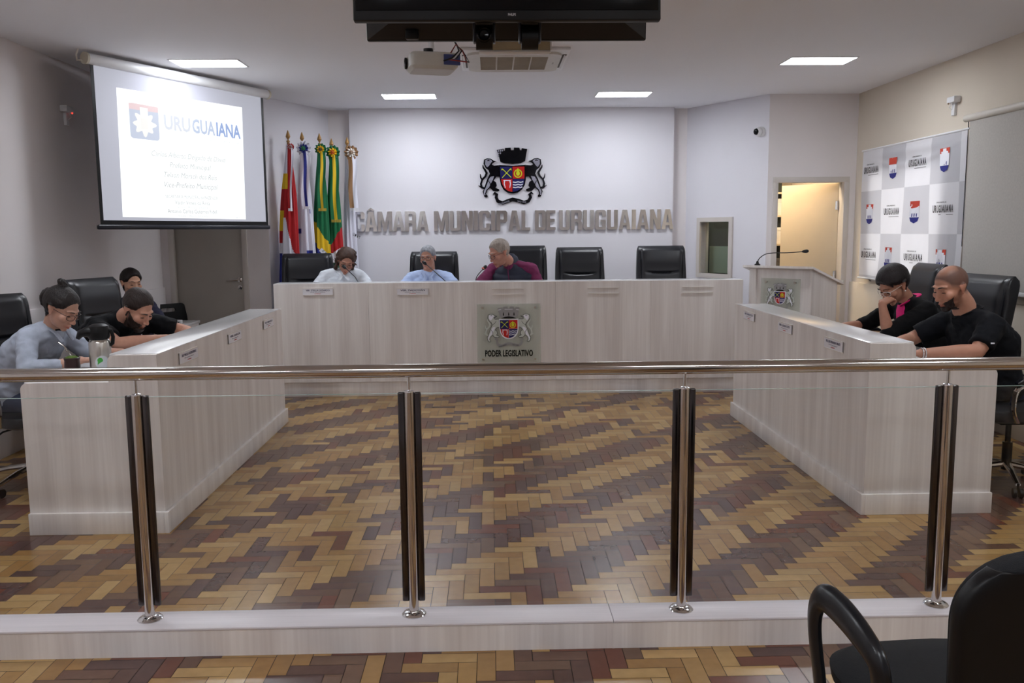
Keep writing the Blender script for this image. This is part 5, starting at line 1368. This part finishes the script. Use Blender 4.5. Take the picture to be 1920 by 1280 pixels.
def lerp(a, b, q): return a + (b - a) * max(0, min(1, q))
def hl(front, side, back, temple=.0):
    """hairline height as a function of y (front .. nape); ears left free"""
    def fn(x, y, z):
        ear = abs(x) > .070 and -.035 < y < .016 and z < .022
        if y > .045: line = lerp(side + .02, front, (y - .045) / .025) + temple * abs(x)
        elif y > .0: line = lerp(side, side + .02, y / .045)
        elif y > -.04: line = lerp(back, side, (y + .04) / .04)
        else: line = back
        d = z - line
        if ear: d = min(d, -.006)
        return d * .8
    return fn
def beardfn(x, y, z):
    if y < -.012 or z < -.122: return -.01
    line = .0 - .046 * (y - .01) / .07
    d = line - z
    if abs(x) < .019 and -.076 < z < -.0615 and y > .07: return -.006
    if abs(x) < .035 and z > -.052 and y > .07: d = min(d, (-.044 - z))
    if z < -.105: d = min(d, (z + .122))
    return min(d, (y + .004) * .6)
def goateefn(x, y, z):
    d = beardfn(x, y, z)
    return min(d, (y - .035) * .6 + .25 * max(0, -.085 - z))
DOWN = (0, 0, -1)

# --- woman, denim shirt, far left
hb = hairmat('hair_black', rgb(26, 19, 18)); 
sk1 = skinmat('skin_a', rgb(198, 154, 134))
t, Xh, J = person('person in a light denim shirt with glasses and dark hair bun, far left', (-2.93, 5.27, 0), (1, -.12),
    (-2.93, 5.27, .57), (-2.77, 5.20, .85), (-2.605, 5.14, 1.005), (-2.505, 5.08, 1.125), (.97, -.24), 33, 0,
    [((-2.60, 4.83, .80), (-2.34, 4.92, .845), (1, .2, 0), DOWN, 1, (.3, .3, .35, .4)), ((-2.50, 5.38, .82), (-2.24, 5.24, .845), (1, -.3, 0), DOWN, -1, (.3, .3, .35, .4))],
    sk1, clothmat('denim_light', rgb(170, 178, 193), .9, .14), clothmat('trousers_grey', rgb(60, 66, 84)), 'f', .98, .175, 1.65, 1.0, .0045,
    hair=[('shell', hl(.084, .010, -.07, -.1), lambda x, y, z: .012 + .008 * max(0, -y / .1), hb), ('lump', [((0, -.055, .120), (.030, .032, .028)), ((.006, -.07, .142), (.024, .026, .022)), ((0, -.112, .02), (.055, .036, .055)), ((0, -.115, -.02), (.03, .022, .035)), ([(0, -.06, .128), (.02, -.04, .14), (.045, -.02, .135)], [.006, .004, .002])], 'hair_bun', hb)],
    brow=M_lash, glasses=(mat('glasses_dark_red', rgb(52, 28, 30), .3), 0), wr_amp=.006)
# dark top in the open neck, shoulder strap
mb = MB(); F, Rv, nb, chest = J['F'], J['R'], J['nb'], J['chest']; org = Vector((-2.93, 5.27, 0)); mb.T = Matrix.Translation(-org)
c = nb.lerp(chest, .5) + F * .088
mb.sloft([(nb + F * .045 + Vector((0, 0, .0)), Rv, F, .04, .02), (nb.lerp(chest, .4) + F * .098, Rv, F, .034, .022), (chest + F * .132, Rv, F, .026, .02), (chest.lerp(Vector((-2.93, 5.27, .57)), .35) + F * .13, Rv, F, .02, .02)], .9, 16); mb.build('dark_top', clothmat('cloth_black', rgb(20, 20, 24)), t)
mb = MB(); mb.T = Matrix.Translation(-org); sh_ = J['sh'][0]
mb.tube(smooth([nb - F * .05 + Rv * .08 + Vector((0, 0, .02)), nb - F * .125 + Rv * .08 - Vector((0, 0, .04)), chest - F * .150 + Rv * .12 + Vector((0, 0, .03)), chest - F * .155 + Rv * .13 - Vector((0, 0, .12)), Vector((-2.93, 5.27, .62)) - F * .08 + Rv * .19], 5), .004, seg=8, flat=(1.8, .6)); mb.build('bag_strap', M_gloss, t)
for s in (-1, 1):
    mb = MB(); mb.T = Matrix.Translation(-org); mb.tube(smooth([nb - F * .055 + Rv * s * .03 + Vector((0, 0, .03)), nb + Rv * s * .062 + Vector((0, 0, .02)), nb + F * .06 + Rv * s * .055 - Vector((0, 0, .02)), nb + F * .10 + Rv * s * .05 - Vector((0, 0, .075))], 5), [.012] * 11 + [.013] * 4 + [.008], seg=10, flat=(1.2, .55)); mb.build('collar', MATS['denim_light'], t)

# --- man, black T-shirt
hd = hairmat('hair_dark_brown', rgb(44, 32, 28))
t, Xh, J = person('person in a black T-shirt with short dark hair and beard', (-2.80, 6.45, 0), (.88, -.47),
    (-2.80, 6.45, .57), (-2.70, 6.20, .84), (-2.56, 6.03, .975), (-2.415, 5.93, 1.045), (.90, -.43), 36, 3,
    [((-2.45, 5.66, .845), (-2.235, 5.95, .845), (.55, .8, .05), (0, .3, -1), 1, (.6, .7, .75, .8)), ((-2.24, 6.36, .845), (-2.13, 6.10, .845), (.0, -1, .0), (-.6, 0, -.8), -1, (.6, .7, .7, .8))],
    skinmat('skin_b', rgb(196, 146, 124)), clothmat('tshirt_black', rgb(13, 14, 18)), clothmat('trousers_dark', rgb(34, 36, 44)), 'm', 1.28, .215, .72, 1.10, .0045,
    hair=[('shell', hl(.088, .008, -.05, .15), lambda x, y, z: .006 + .012 * max(0, (z - .04) / .08), hd)], beard=(beardfn, lambda x, y, z: .0035 + .012 * max(0, (-.06 - z) / .05), hairmat('beard_dark', rgb(48, 36, 32))), brow=M_lash, stubble=.6)
mb = MB(); mb.T = Matrix.Translation(-Vector((-2.80, 6.45, 0)))
c = J['chest'] + J['F'] * .19 + Vector((0, 0, -.0))
Xt = frame_to(c, -J['R'], up=(0, 0, 1))
text_mb(mb, 'LATAM', Xt, .045, .002, wmax=.16, bold=.03); mb.build('shirt_print', M_cwhite, t, 0)

# --- person in the background
t, Xh, J = person('person with dark hair half hidden behind the man in the black T-shirt', (-3.10, 7.50, 0), (.85, -.5),
    (-3.10, 7.50, .52), (-3.08, 7.46, .80), (-3.06, 7.43, 1.0), (-3.05, 7.40, 1.145), (.72, -.69), 12, 0,
    [((-3.0, 7.18, .74), (-2.85, 7.15, .62), (1, -.3, -.2), DOWN, 1, (.4, .4, .4, .4)), ((-2.85, 7.6, .74), (-2.75, 7.35, .62), (1, -.5, -.2), DOWN, -1, (.4, .4, .4, .4))],
    skinmat('skin_c', rgb(206, 160, 134)), clothmat('top_navy', rgb(46, 46, 66)), clothmat('trousers_dark', rgb(34, 36, 44)), 'f', .95, .17, 1.7, .98, .006,
    hair=[('shell', hl(.080, .0, -.08, -.15), .012, hb), ('lump', [((0, -.10, .03), (.04, .03, .04))], 'hair_bun', hb)], brow=M_lash)

# --- woman, white shirt, presiding desk
hbr = hairmat('hair_brown_curly', rgb(70, 48, 38), .4)
curls = []
rnd = random.Random(5)
for k in range(130):
    a = rnd.uniform(-2.6, 2.6); zq = rnd.uniform(-.105, .10); r = .083 * math.sqrt(max(.15, 1 - (max(0, zq - .02) / .11) ** 2)) + rnd.uniform(-.004, .008)
    x = r * math.sin(a); y = -.018 - r * 1.12 * math.cos(a)
    if y > .03 - (.03 if zq < .02 else 0) or (y > -.03 and abs(x) < .055): continue
    q = rnd.uniform(.013, .021); curls.append(((x, y, zq), (q, q, q * 1.25)))
curls += [((.080, -.005, -.045), (.014, .016, .04)), ((-.080, -.005, -.045), (.014, .016, .04)), ([(.09, -.01, .0), (.115, .0, .02), (.125, .01, .0), (.112, .01, -.015)], [.006, .004, .004, .003]), ([(-.09, -.01, -.02), (-.112, .0, -.03), (-.118, .01, -.05)], [.007, .005, .003])]
t, Xh, J = person('person in a white shirt with curly brown hair and glasses', (-1.62, 9.02, DZ), (.15, -.99),
    (-1.66, 8.94, .70), (-1.56, 8.87, 1.0), (-1.49, 8.80, 1.165), (-1.452, 8.71, 1.27), (.30, -.95), 30, -8,
    [((-1.80, 8.70, .95), (-1.62, 8.50, .965), (.6, -.6, 0), DOWN, 1, (.3, .3, .35, .4)), ((-1.18, 8.74, .95), (-1.33, 8.50, .965), (-.6, -.6, 0), DOWN, -1, (.3, .3, .35, .4))],
    skinmat('skin_d', rgb(182, 132, 112)), clothmat('shirt_white', rgb(222, 228, 236), .8, .04), clothmat('trousers_dark', rgb(34, 36, 44)), 'f', 1.08, .19, 1.7, 1.03, .0055,
    hair=[('shell', hl(.080, .0, -.07, -.2), .018, hbr), ('lump', curls, 'curls', hbr)], brow=M_lash, glasses=(mat('glasses_brown', rgb(40, 26, 22), .3), 0), wr_amp=.006)
W4 = (t, J)
# --- man, light blue shirt
hg = hairmat('hair_grey', rgb(142, 144, 150), .3)
t, Xh, J = person('person in a light blue shirt with grey hair and glasses, behind a microphone', (-.63, 9.06, DZ), (-.05, -1),
    (-.63, 9.04, .69), (-.64, 9.02, .96), (-.645, 9.00, 1.13), (-.652, 8.96, 1.285), (-.22, -.97), 6, 3,
    [((-.98, 8.86, .93), (-.78, 8.58, .965), (.6, -.7, 0), DOWN, 1, (.3, .3, .35, .4)), ((-.30, 8.86, .93), (-.48, 8.58, .965), (-.6, -.7, 0), DOWN, -1, (.3, .3, .35, .4))],
    skinmat('skin_e', rgb(182, 134, 114)), clothmat('shirt_light_blue', rgb(178, 196, 232), .8, .05), clothmat('trousers_dark', rgb(34, 36, 44)), 'm', 1.08, .205, 1.8, .99, .0055,
    hair=[('shell', hl(.082, .000, -.055, .1), lambda x, y, z: .006 + .010 * max(0, (z - .03) / .08), hg)], brow=hg, glasses=(mat('glasses_black', rgb(24, 24, 28), .3), 0), open_eyes=True)
M5 = (t, J)
# --- man, padded vest
hgl = hairmat('hair_light_grey', rgb(150, 138, 128), .3)
t, Xh, J = person('person in a dark padded vest over a maroon shirt, looking sideways', (.27, 9.02, DZ), (-.35, -.94),
    (.28, 9.02, .70), (.25, 8.88, 1.03), (.20, 8.78, 1.225), (.085, 8.68, 1.335), (-.86, -.51), 22, 0,
    [((-.14, 8.74, 1.0), (-.05, 8.45, .97), (.7, -.5, 0), DOWN, 1, (.3, .3, .35, .4)), ((.49, 8.72, .98), (.32, 8.48, .97), (-.8, -.4, 0), DOWN, -1, (.3, .3, .35, .4))],
    skinmat('skin_f', rgb(180, 130, 112)), clothmat('shirt_maroon', rgb(112, 44, 80), .85, .08), clothmat('trousers_dark', rgb(34, 36, 44)), 'm', 1.22, .22, 1.8, 1.10, .0055,
    hair=[('shell', hl(.092, .0, -.055, .2), lambda x, y, z: .007 + .007 * max(0, (z - .03) / .08), hgl)], brow=hgl, glasses=(mat('glasses_blue', rgb(34, 38, 60), .3), 0), stubble=.25)
# vest over the shirt
mb = MB(); F, Rv, nb, chest, upper = J['F'], J['R'], J['nb'], J['chest'], J['upper']; pel = Vector((.28, 9.02, .70))
sec = []
P6 = [pel - Vector((0, 0, .04)), pel, pel.lerp(chest, .5), chest, upper, nb + Vector((0, 0, .012))]
for i, (p, (a, b)) in enumerate(zip(P6, [(.17, .15), (.235, .175), (.218, .172), (.240, .190), (.246, .148), (.088, .084)])):
    tt = (P6[min(i + 1, 5)] - P6[max(i - 1, 0)]).normalized(); fw = (F - tt * F.dot(tt)).normalized(); sec.append((p + fw * (.012 if i in (1, 2) else 0), Rv, fw, a, b))
mb.sloft(sec, .85, 28); mb.caps([nb + Vector((0, 0, -.02)), nb + Vector((0, 0, .035)) - F * .01], [.078, .070])
V, Fc = voxel(mb, .009, 3); N = normals(V, Fc)
ax = (nb - pel).normalized(); hgt = (V - np.array(pel)) @ np.array(ax)
V = V + N * (.008 * np.abs(np.sin(hgt * PI / .065)) - .002)[:, None]
meshobj('padded_vest', V, Fc, clothmat('vest_dark', rgb(50, 54, 68), .6, .12), t, None, (.27, 9.02, DZ))
mb = MB(); mb.T = Matrix.Translation(-Vector((.27, 9.02, DZ))); mb.tube([nb + F * .086 + Vector((0, 0, .0)), upper + F * .150, chest + F * .196, pel.lerp(chest, .5) + F * .2], .005); mb.build('zip', MATS['shirt_maroon'], t)

# --- woman, pink collar
hbl = hairmat('hair_blackish', rgb(28, 20, 22))
t, Xh, J = person('person in a black cardigan with pink collar and glasses, chin resting on the hand', (3.10, 5.97, 0), (-1, -.08),
    (3.10, 5.97, .57), (3.02, 5.97, .87), (2.915, 5.96, 1.045), (2.785, 5.915, 1.155), (-.96, -.28), 34, 0,
    [((2.72, 6.24, .845), (2.46, 6.12, .845), (-1, -.2, 0), DOWN, 1, (.3, .3, .35, .4)), ((2.66, 5.70, .85), (2.625, 5.735, 1.045), (.62, .30, .34), (.3, .3, -.9), 1, (.55, .65, .75, .85))],
    skinmat('skin_g', rgb(178, 128, 106)), clothmat('cardigan_black', rgb(9, 9, 12)), clothmat('trousers_dark', rgb(34, 36, 44)), 'f', 1.12, .195, 1.18, 1.05, .0045,
    hair=[('shell', hl(.062, .012, -.055, -.3), lambda x, y, z: .016 + .012 * max(0, z / .1), hbl), ('lump', [((0, -.085, .04), (.06, .035, .055)), ((0, -.06, .09), (.055, .05, .035)), ((.0, .05, .085), (.05, .03, .022))], 'hair_volume', hbl)], brow=M_lash, glasses=(mat('glasses_clear', rgb(205, 195, 188), .25), 0))
org = Vector((3.10, 5.97, 0)); F, Rv, nb, chest, upper = J['F'], J['R'], J['nb'], J['chest'], J['upper']
mb = MB(); mb.T = Matrix.Translation(-org); mb.sloft([(nb + F * .03, Rv, F, .050, .03), (upper + F * .095, Rv, F, .042, .022), (chest + F * .150, Rv, F, .050, .022), (chest + F * .15 - Vector((0, 0, .12)), Rv, F, .04, .02)], .9, 18); mb.build('pink_blouse', clothmat('blouse_pink', rgb(222, 40, 120), .7), t)
mb = MB(); mb.T = Matrix.Translation(-org); mb.tube(smooth([nb + F * .07 - Rv * .02 - Vector((0, 0, .03)), nb + F * .02 - Rv * .062 + Vector((0, 0, .012)), nb - F * .045 - Rv * .045 + Vector((0, 0, .035)), nb - F * .060 + Rv * .01 + Vector((0, 0, .04)), nb - F * .03 + Rv * .06 + Vector((0, 0, .03))], 5), .013, flat=(1.6, .6)); mb.build('pink_collar', MATS['blouse_pink'], t)
mb = MB(); mb.T = Matrix.Translation(-org) @ Xh; mb.ball((.082, .0, -.034), .005); mb.ball((-.082, .0, -.034), .005); mb.build('earring', mat('pearl', rgb(235, 230, 225), .2), t)

# --- man, dark shirt, shaved head
_hs = hl(.062, .0, -.055, .1)
def hsh(x, y, z):
    return min(_hs(x, y, z), (.124 - z - .15 * max(0, y)) * .6 + (.0 if y > -.03 else -.5 * (y + .03)))
t, Xh, J = person('person with shaved head and dark beard in a black short-sleeved shirt', (3.02, 5.12, 0), (-1, -.02),
    (3.02, 5.12, .57), (2.955, 5.09, .86), (2.835, 5.06, 1.045), (2.70, 5.015, 1.200), (-.96, -.28), 20, 0,
    [((2.64, 5.36, .85), (2.37, 5.08, .845), (-.75, -.6, 0), (0, 0, -1), 1, (.5, .6, .65, .7)), ((2.745, 4.78, .855), (2.43, 4.80, .845), (-1, .12, 0), DOWN, -1, (.5, .6, .65, .7))],
    skinmat('skin_h', rgb(186, 136, 114)), clothmat('shirt_dark_navy', rgb(12, 14, 20)), clothmat('jeans_blue', rgb(40, 52, 92)), 'm', 1.3, .22, .80, 1.06, .0045,
    beard=(goateefn, lambda x, y, z: .002 + .003 * max(0, (-.06 - z) / .05), hairmat('beard_black', rgb(38, 28, 26))), brow=M_lash, scalp=(hsh, .85, (.16, .18, .22)), stubble=.85)
org = Vector((3.02, 5.12, 0)); wr = Vector((2.43, 4.80, .845)); d = Vector((-1, .06, 0)).normalized(); 
for k in range(2):
    mb = MB(); mb.T = Matrix.Translation(-org)
    c = wr - d * (.02 - .014 * k); n_ = 22
    u1 = Vector((0, 0, 1)); u2 = d.cross(u1)
    for i in range(n_):
        a = 2 * PI * i / n_; mb.ball(tuple(c + u1 * .029 * math.cos(a) + u2 * .031 * math.sin(a)), .0048, seg=8, rings=6)
    mb.build('bracelet', M_chrome, t)
mb = MB(); mb.T = Matrix.Translation(-org); F, Rv = J['F'], J['R']
for q in range(4):
    p = J['nb'].lerp(J['chest'], .35 + q * .35) + J['F'] * (.105 + .03 * q) ; mb.ball(tuple(p), .005, seg=8, rings=6)
mb.build('shirt_button', mat('button_grey', rgb(120, 118, 120), .4), t)
mb = MB(); mb.T = Matrix.Translation(-org); p = J['sh'][1].lerp(Vector((2.745, 4.78, .855)), .62); mb.box(tuple(p + Vector((0.012, -.074, 0))), (.022, .003, .008), .001); mb.build('sleeve_label', M_cwhite, t)
mb = MB(); mb.T = Matrix.Translation(-org); nb = J['nb']; mb.tube(smooth([nb + F * .075 - Vector((0, 0, .03)), nb + F * .03 - Rv * .072 + Vector((0, 0, .01)), nb - F * .05 - Rv * .045 + Vector((0, 0, .03)), nb - F * .06 + Rv * .03 + Vector((0, 0, .035)), nb + F * .02 + Rv * .07 + Vector((0, 0, .015)), nb + F * .075 - Vector((0, 0, .03))], 5), .012, flat=(1.5, .6)); mb.build('collar', MATS['shirt_dark_navy'], t)
for (tt, J, m_, o_) in ((W4[0], W4[1], 'shirt_white', (-1.62, 9.02, DZ)), (M5[0], M5[1], 'shirt_light_blue', (-.63, 9.06, DZ))):
    nb, F, Rv = J['nb'], J['F'], J['R']
    for s in (-1, 1):
        mb = MB(); mb.T = Matrix.Translation(-Vector(o_)); mb.tube(smooth([nb - F * .05 + Rv * s * .01 + Vector((0, 0, .035)), nb - F * .01 + Rv * s * .076 + Vector((0, 0, .02)), nb + F * .070 + Rv * s * .050 - Vector((0, 0, .006)), nb + F * .105 + Rv * s * .026 - Vector((0, 0, .045)), nb + F * .125 + Rv * s * .055 - Vector((0, 0, .085))], 5), [.013] * 15 + [.014] * 5 + [.006], flat=(1.3, .5)); mb.build('collar', MATS[m_], tt)

# ================================================================== THINGS ON THE DESKS
# vacuum flask
t = thing('thermos', 'tall steel thermos with black pump top and round green sticker on the left desk', 'thermos', (-2.135, 4.715, .80))
mb = MB(); mb.lathe([(.052, 0), (.056, .008), (.056, .17), (.050, .185), (.046, .19)], seg=40); mb.build('body', M_brush, t)
mb = MB(); mb.lathe([(.047, .188), (.055, .2), (.056, .235), (.050, .262), (.03, .272), (.005, .274)], seg=32)
mb.tube([(.0, 0, .225), (-.05, -.02, .232), (-.085, -.034, .222), (-.098, -.04, .196)], [.045, .040, .028, .014], seg=16, flat=(1, .75))
mb.tube([(.03, .0, .24), (.062, .01, .235), (.07, .012, .20), (.066, .01, .165), (.052, .008, .155)], .008, seg=10, flat=(1, 1.3)); mb.build('pump_top', M_black, t)
def wrap(name, r0, cx, cz, rad, m, th=.0006, n=32, poly=None):
    mb = MB(); a0 = math.atan2(-4.715 + 0, 2.135) + cx
    pl = poly or [(rad * math.cos(2 * PI * k / n), rad * math.sin(2 * PI * k / n)) for k in range(n)]
    vs = []
    for (x, z) in pl:
        a = a0 + x / r0; vs.append((r0 * math.cos(a), r0 * math.sin(a), cz + z))
    vs2 = [(r0 * math.cos(a0), r0 * math.sin(a0), cz)]
    # fan with rings so that it follows the cylinder
    V = []; Fx = []; K = 6; N_ = len(pl)
    for j in range(K + 1):
        for (x, z) in pl:
            x2, z2 = x * j / K, z * j / K; a = a0 + x2 / r0; V.append((r0 * math.cos(a), r0 * math.sin(a), cz + z2))
    for j in range(K):
        for i in range(N_): Fx.append((j * N_ + i, j * N_ + (i + 1) % N_, (j + 1) * N_ + (i + 1) % N_, (j + 1) * N_ + i))
    mb.add(V, Fx); return mb.build(name, m, t, 0)
wrap('sticker', .0568, .12, .068, .036, mat('sticker_white', rgb(215, 220, 224), .4))
pl = [(-.004 + .014 * math.cos(R(a)) , .008 + .014 * math.sin(R(a))) for a in range(-30, 211, 15)] + [(-.018, -.016)]
wrap('sticker_mark', .0574, .02, .072, 0, mat('sticker_green', rgb(70, 165, 70), .5), poly=pl)
# mate gourd with straw
t = thing('mate_gourd', 'dark mate gourd with green yerba and metal straw beside the steel thermos', 'cup', (-2.285, 4.705, .80))
mb = MB(); mb.lathe([(.02, 0), (.034, .01), (.040, .04), (.038, .075), (.042, .09), (.038, .092), (.034, .08)]); mb.build('gourd', mat('gourd_dark', rgb(50, 24, 24), .35), t)
mb = MB(); mb.ball((0, 0, .088), (.035, .035, .014)); mb.build('yerba', mat('yerba_green', rgb(92, 118, 48), .9, var=.4, scale=300, bump=.6, bscale=600), t)
mb = MB(); mb.tube(smooth([(.01, 0, .05), (-.01, 0, .11), (-.035, .0, .15), (-.065, 0, .175)], 5), .004, seg=8); mb.lathe([(.007, 0), (.008, .012), (.005, .016)], (-.02, 0, .125), axis=(-.5, 0, .8)); mb.build('straw', M_steel, t)
def glass(x, y, z, label):
    t = thing('drinking_glass', label, 'glass', (x, y, z))
    mb = MB(); mb.lathe([(.026, 0), (.028, .003), (.032, .088), (.030, .089), (.026, .008), (.002, .007)], seg=28); mb.build('tumbler', glass_mat('tumbler_glass', (.93, .95, .95)), t)
    mb = MB(); mb.lathe([(.0255, .008), (.0285, .05)], seg=28); mb.build('water', glass_mat('water', (.95, .97, .98)), t)
glass(-2.11, 5.08, .80, 'clear water glass on the left desk in front of the bearded man')
# phones and papers
def tabletop(name, label, cat, P, rz, size, m, extra=None):
    t = thing(name, label, cat, P, rz)
    mb = MB(); mb.box((0, 0, size[2] / 2), size, min(size[2] * .4, .004)); mb.build('body', m, t)
    if extra:
        mb = MB(); mb.box((0, 0, size[2] + .0006), (size[0] * .92, size[1] * .92, .0008), .0002); mb.build(extra[0], extra[1], t)
tabletop('mobile_phone', 'black mobile phone lying between the hands of the bearded man', 'phone', (-2.07, 5.96, .80), .3, (.075, .15, .009), M_black, ('screen', M_gloss))
tabletop('mobile_phone', 'black mobile phone on the right desk by the man with the bracelet', 'phone', (2.36, 4.93, .80), 1.2, (.075, .15, .009), M_black, ('screen', M_gloss))
M_paper = mat('paper', rgb(232, 232, 232), .8, var=.01)
for P, rz, s in (((-2.12, 6.62, .80), .1, 'on the left desk near its far end'), ((2.42, 6.55, .80), -.1, 'on the right desk near its far end'), ((2.38, 5.62, .80), .2, 'on the right desk before the woman with the pink collar')):
    t = tag(MB().box((0, 0, .003), (.21, .297, .006), .0).build('paper_stack', M_paper, None, 0, P), 'thin stack of white paper ' + s, 'paper'); t.rotation_euler = (0, 0, rz)
# microphones on the presiding desk (tips measured from the photograph)
gooseneck((-1.24, 8.32, DZ + .80 - .02), [(0, 0, .03), (-.02, .02, .13), (-.08, .08, .21), (-.18, .19, .285)], 'black gooseneck microphone before the woman in the white shirt')
gooseneck((-.39, 8.32, DZ + .78), smooth([(0, 0, .03), (-.03, .02, .13), (-.10, .07, .20), (-.245, .20, .315)], 3), 'black gooseneck microphone before the man in the light blue shirt')
t = gooseneck((-.16, 8.40, DZ + .78), smooth([(0, 0, .03), (.0, .02, .12), (.02, .05, .20), (.075, .10, .262)], 3), 'gooseneck microphone with a small red ring light before the man in the vest')
mb = MB(); mb.lathe([(.0145, 0), (.0155, .004), (.0145, .008)], (.077, .104, .27), axis=(.7, .6, .7)); mb.build('ring_light', em('mic_red', (.75, .16, .1), .6), t)
gooseneck((1.20, 8.32, DZ + .78), smooth([(0, 0, .03), (0, .03, .07), (.03, .1, .09), (.03, .2, .07)], 3), 'black gooseneck microphone folded low behind the empty holders')
# side table with cables
t = thing('side_cabinet', 'low pale laminate cabinet with cables on top, near the grey door', 'cabinet', (-3.16, 8.33, 0))
mb = MB(); mb.bb(-.24, .24, -.27, .31, .0, .675, .002); mb.build('body', M_lam, t)
mb = MB(); mb.bb(-.25, .25, -.285, .32, .675, .70, .003); mb.build('top', M_lamtop, t)
for k in range(2):
    mb = MB(); mb.bb(-.225 + k * .228, -.005 + k * .228, -.283, -.271, .05, .66, .002); dr_ = mb.build('door', M_lam, t)
    mb = MB(); mb.cyl((-.03 + k * .06, -.30, .40), (-.03 + k * .06, -.30, .50), .004); mb.build('handle', M_steel, dr_)
rnd = random.Random(11)
for k, (m_, nm_) in enumerate(((M_black, 'black'), (MATS['cable_white'], 'white'), (M_black, 'second black'))):
    pts = [(-3.12 + .13 * math.cos(q * 1.1 + k) * (1 - q * .02) + .03 * math.sin(q * 2.3), 8.25 + .10 * math.sin(q * 1.1 + k * 2), .708 + .008 * k + .012 * abs(math.sin(q * .7))) for q in range(15)]
    tag(MB().tube(smooth(pts, 3), .005, seg=8).build('cable_coil', m_), nm_ + ' cable lying in loops on the low cabinet', 'cable', 'cables on the low cabinet')
t = thing('power_adapter', 'small white power adapter on the right front corner of the low cabinet', 'adapter', (-3.0, 8.30, .70)); mb = MB(); mb.box((0, 0, .02), (.07, .05, .035), .006); mb.build('body', M_white, t)
mb = MB(); mb.cyl((-.035, 0, .02), (-.06, 0, .02), .004); mb.build('plug', M_white, t)
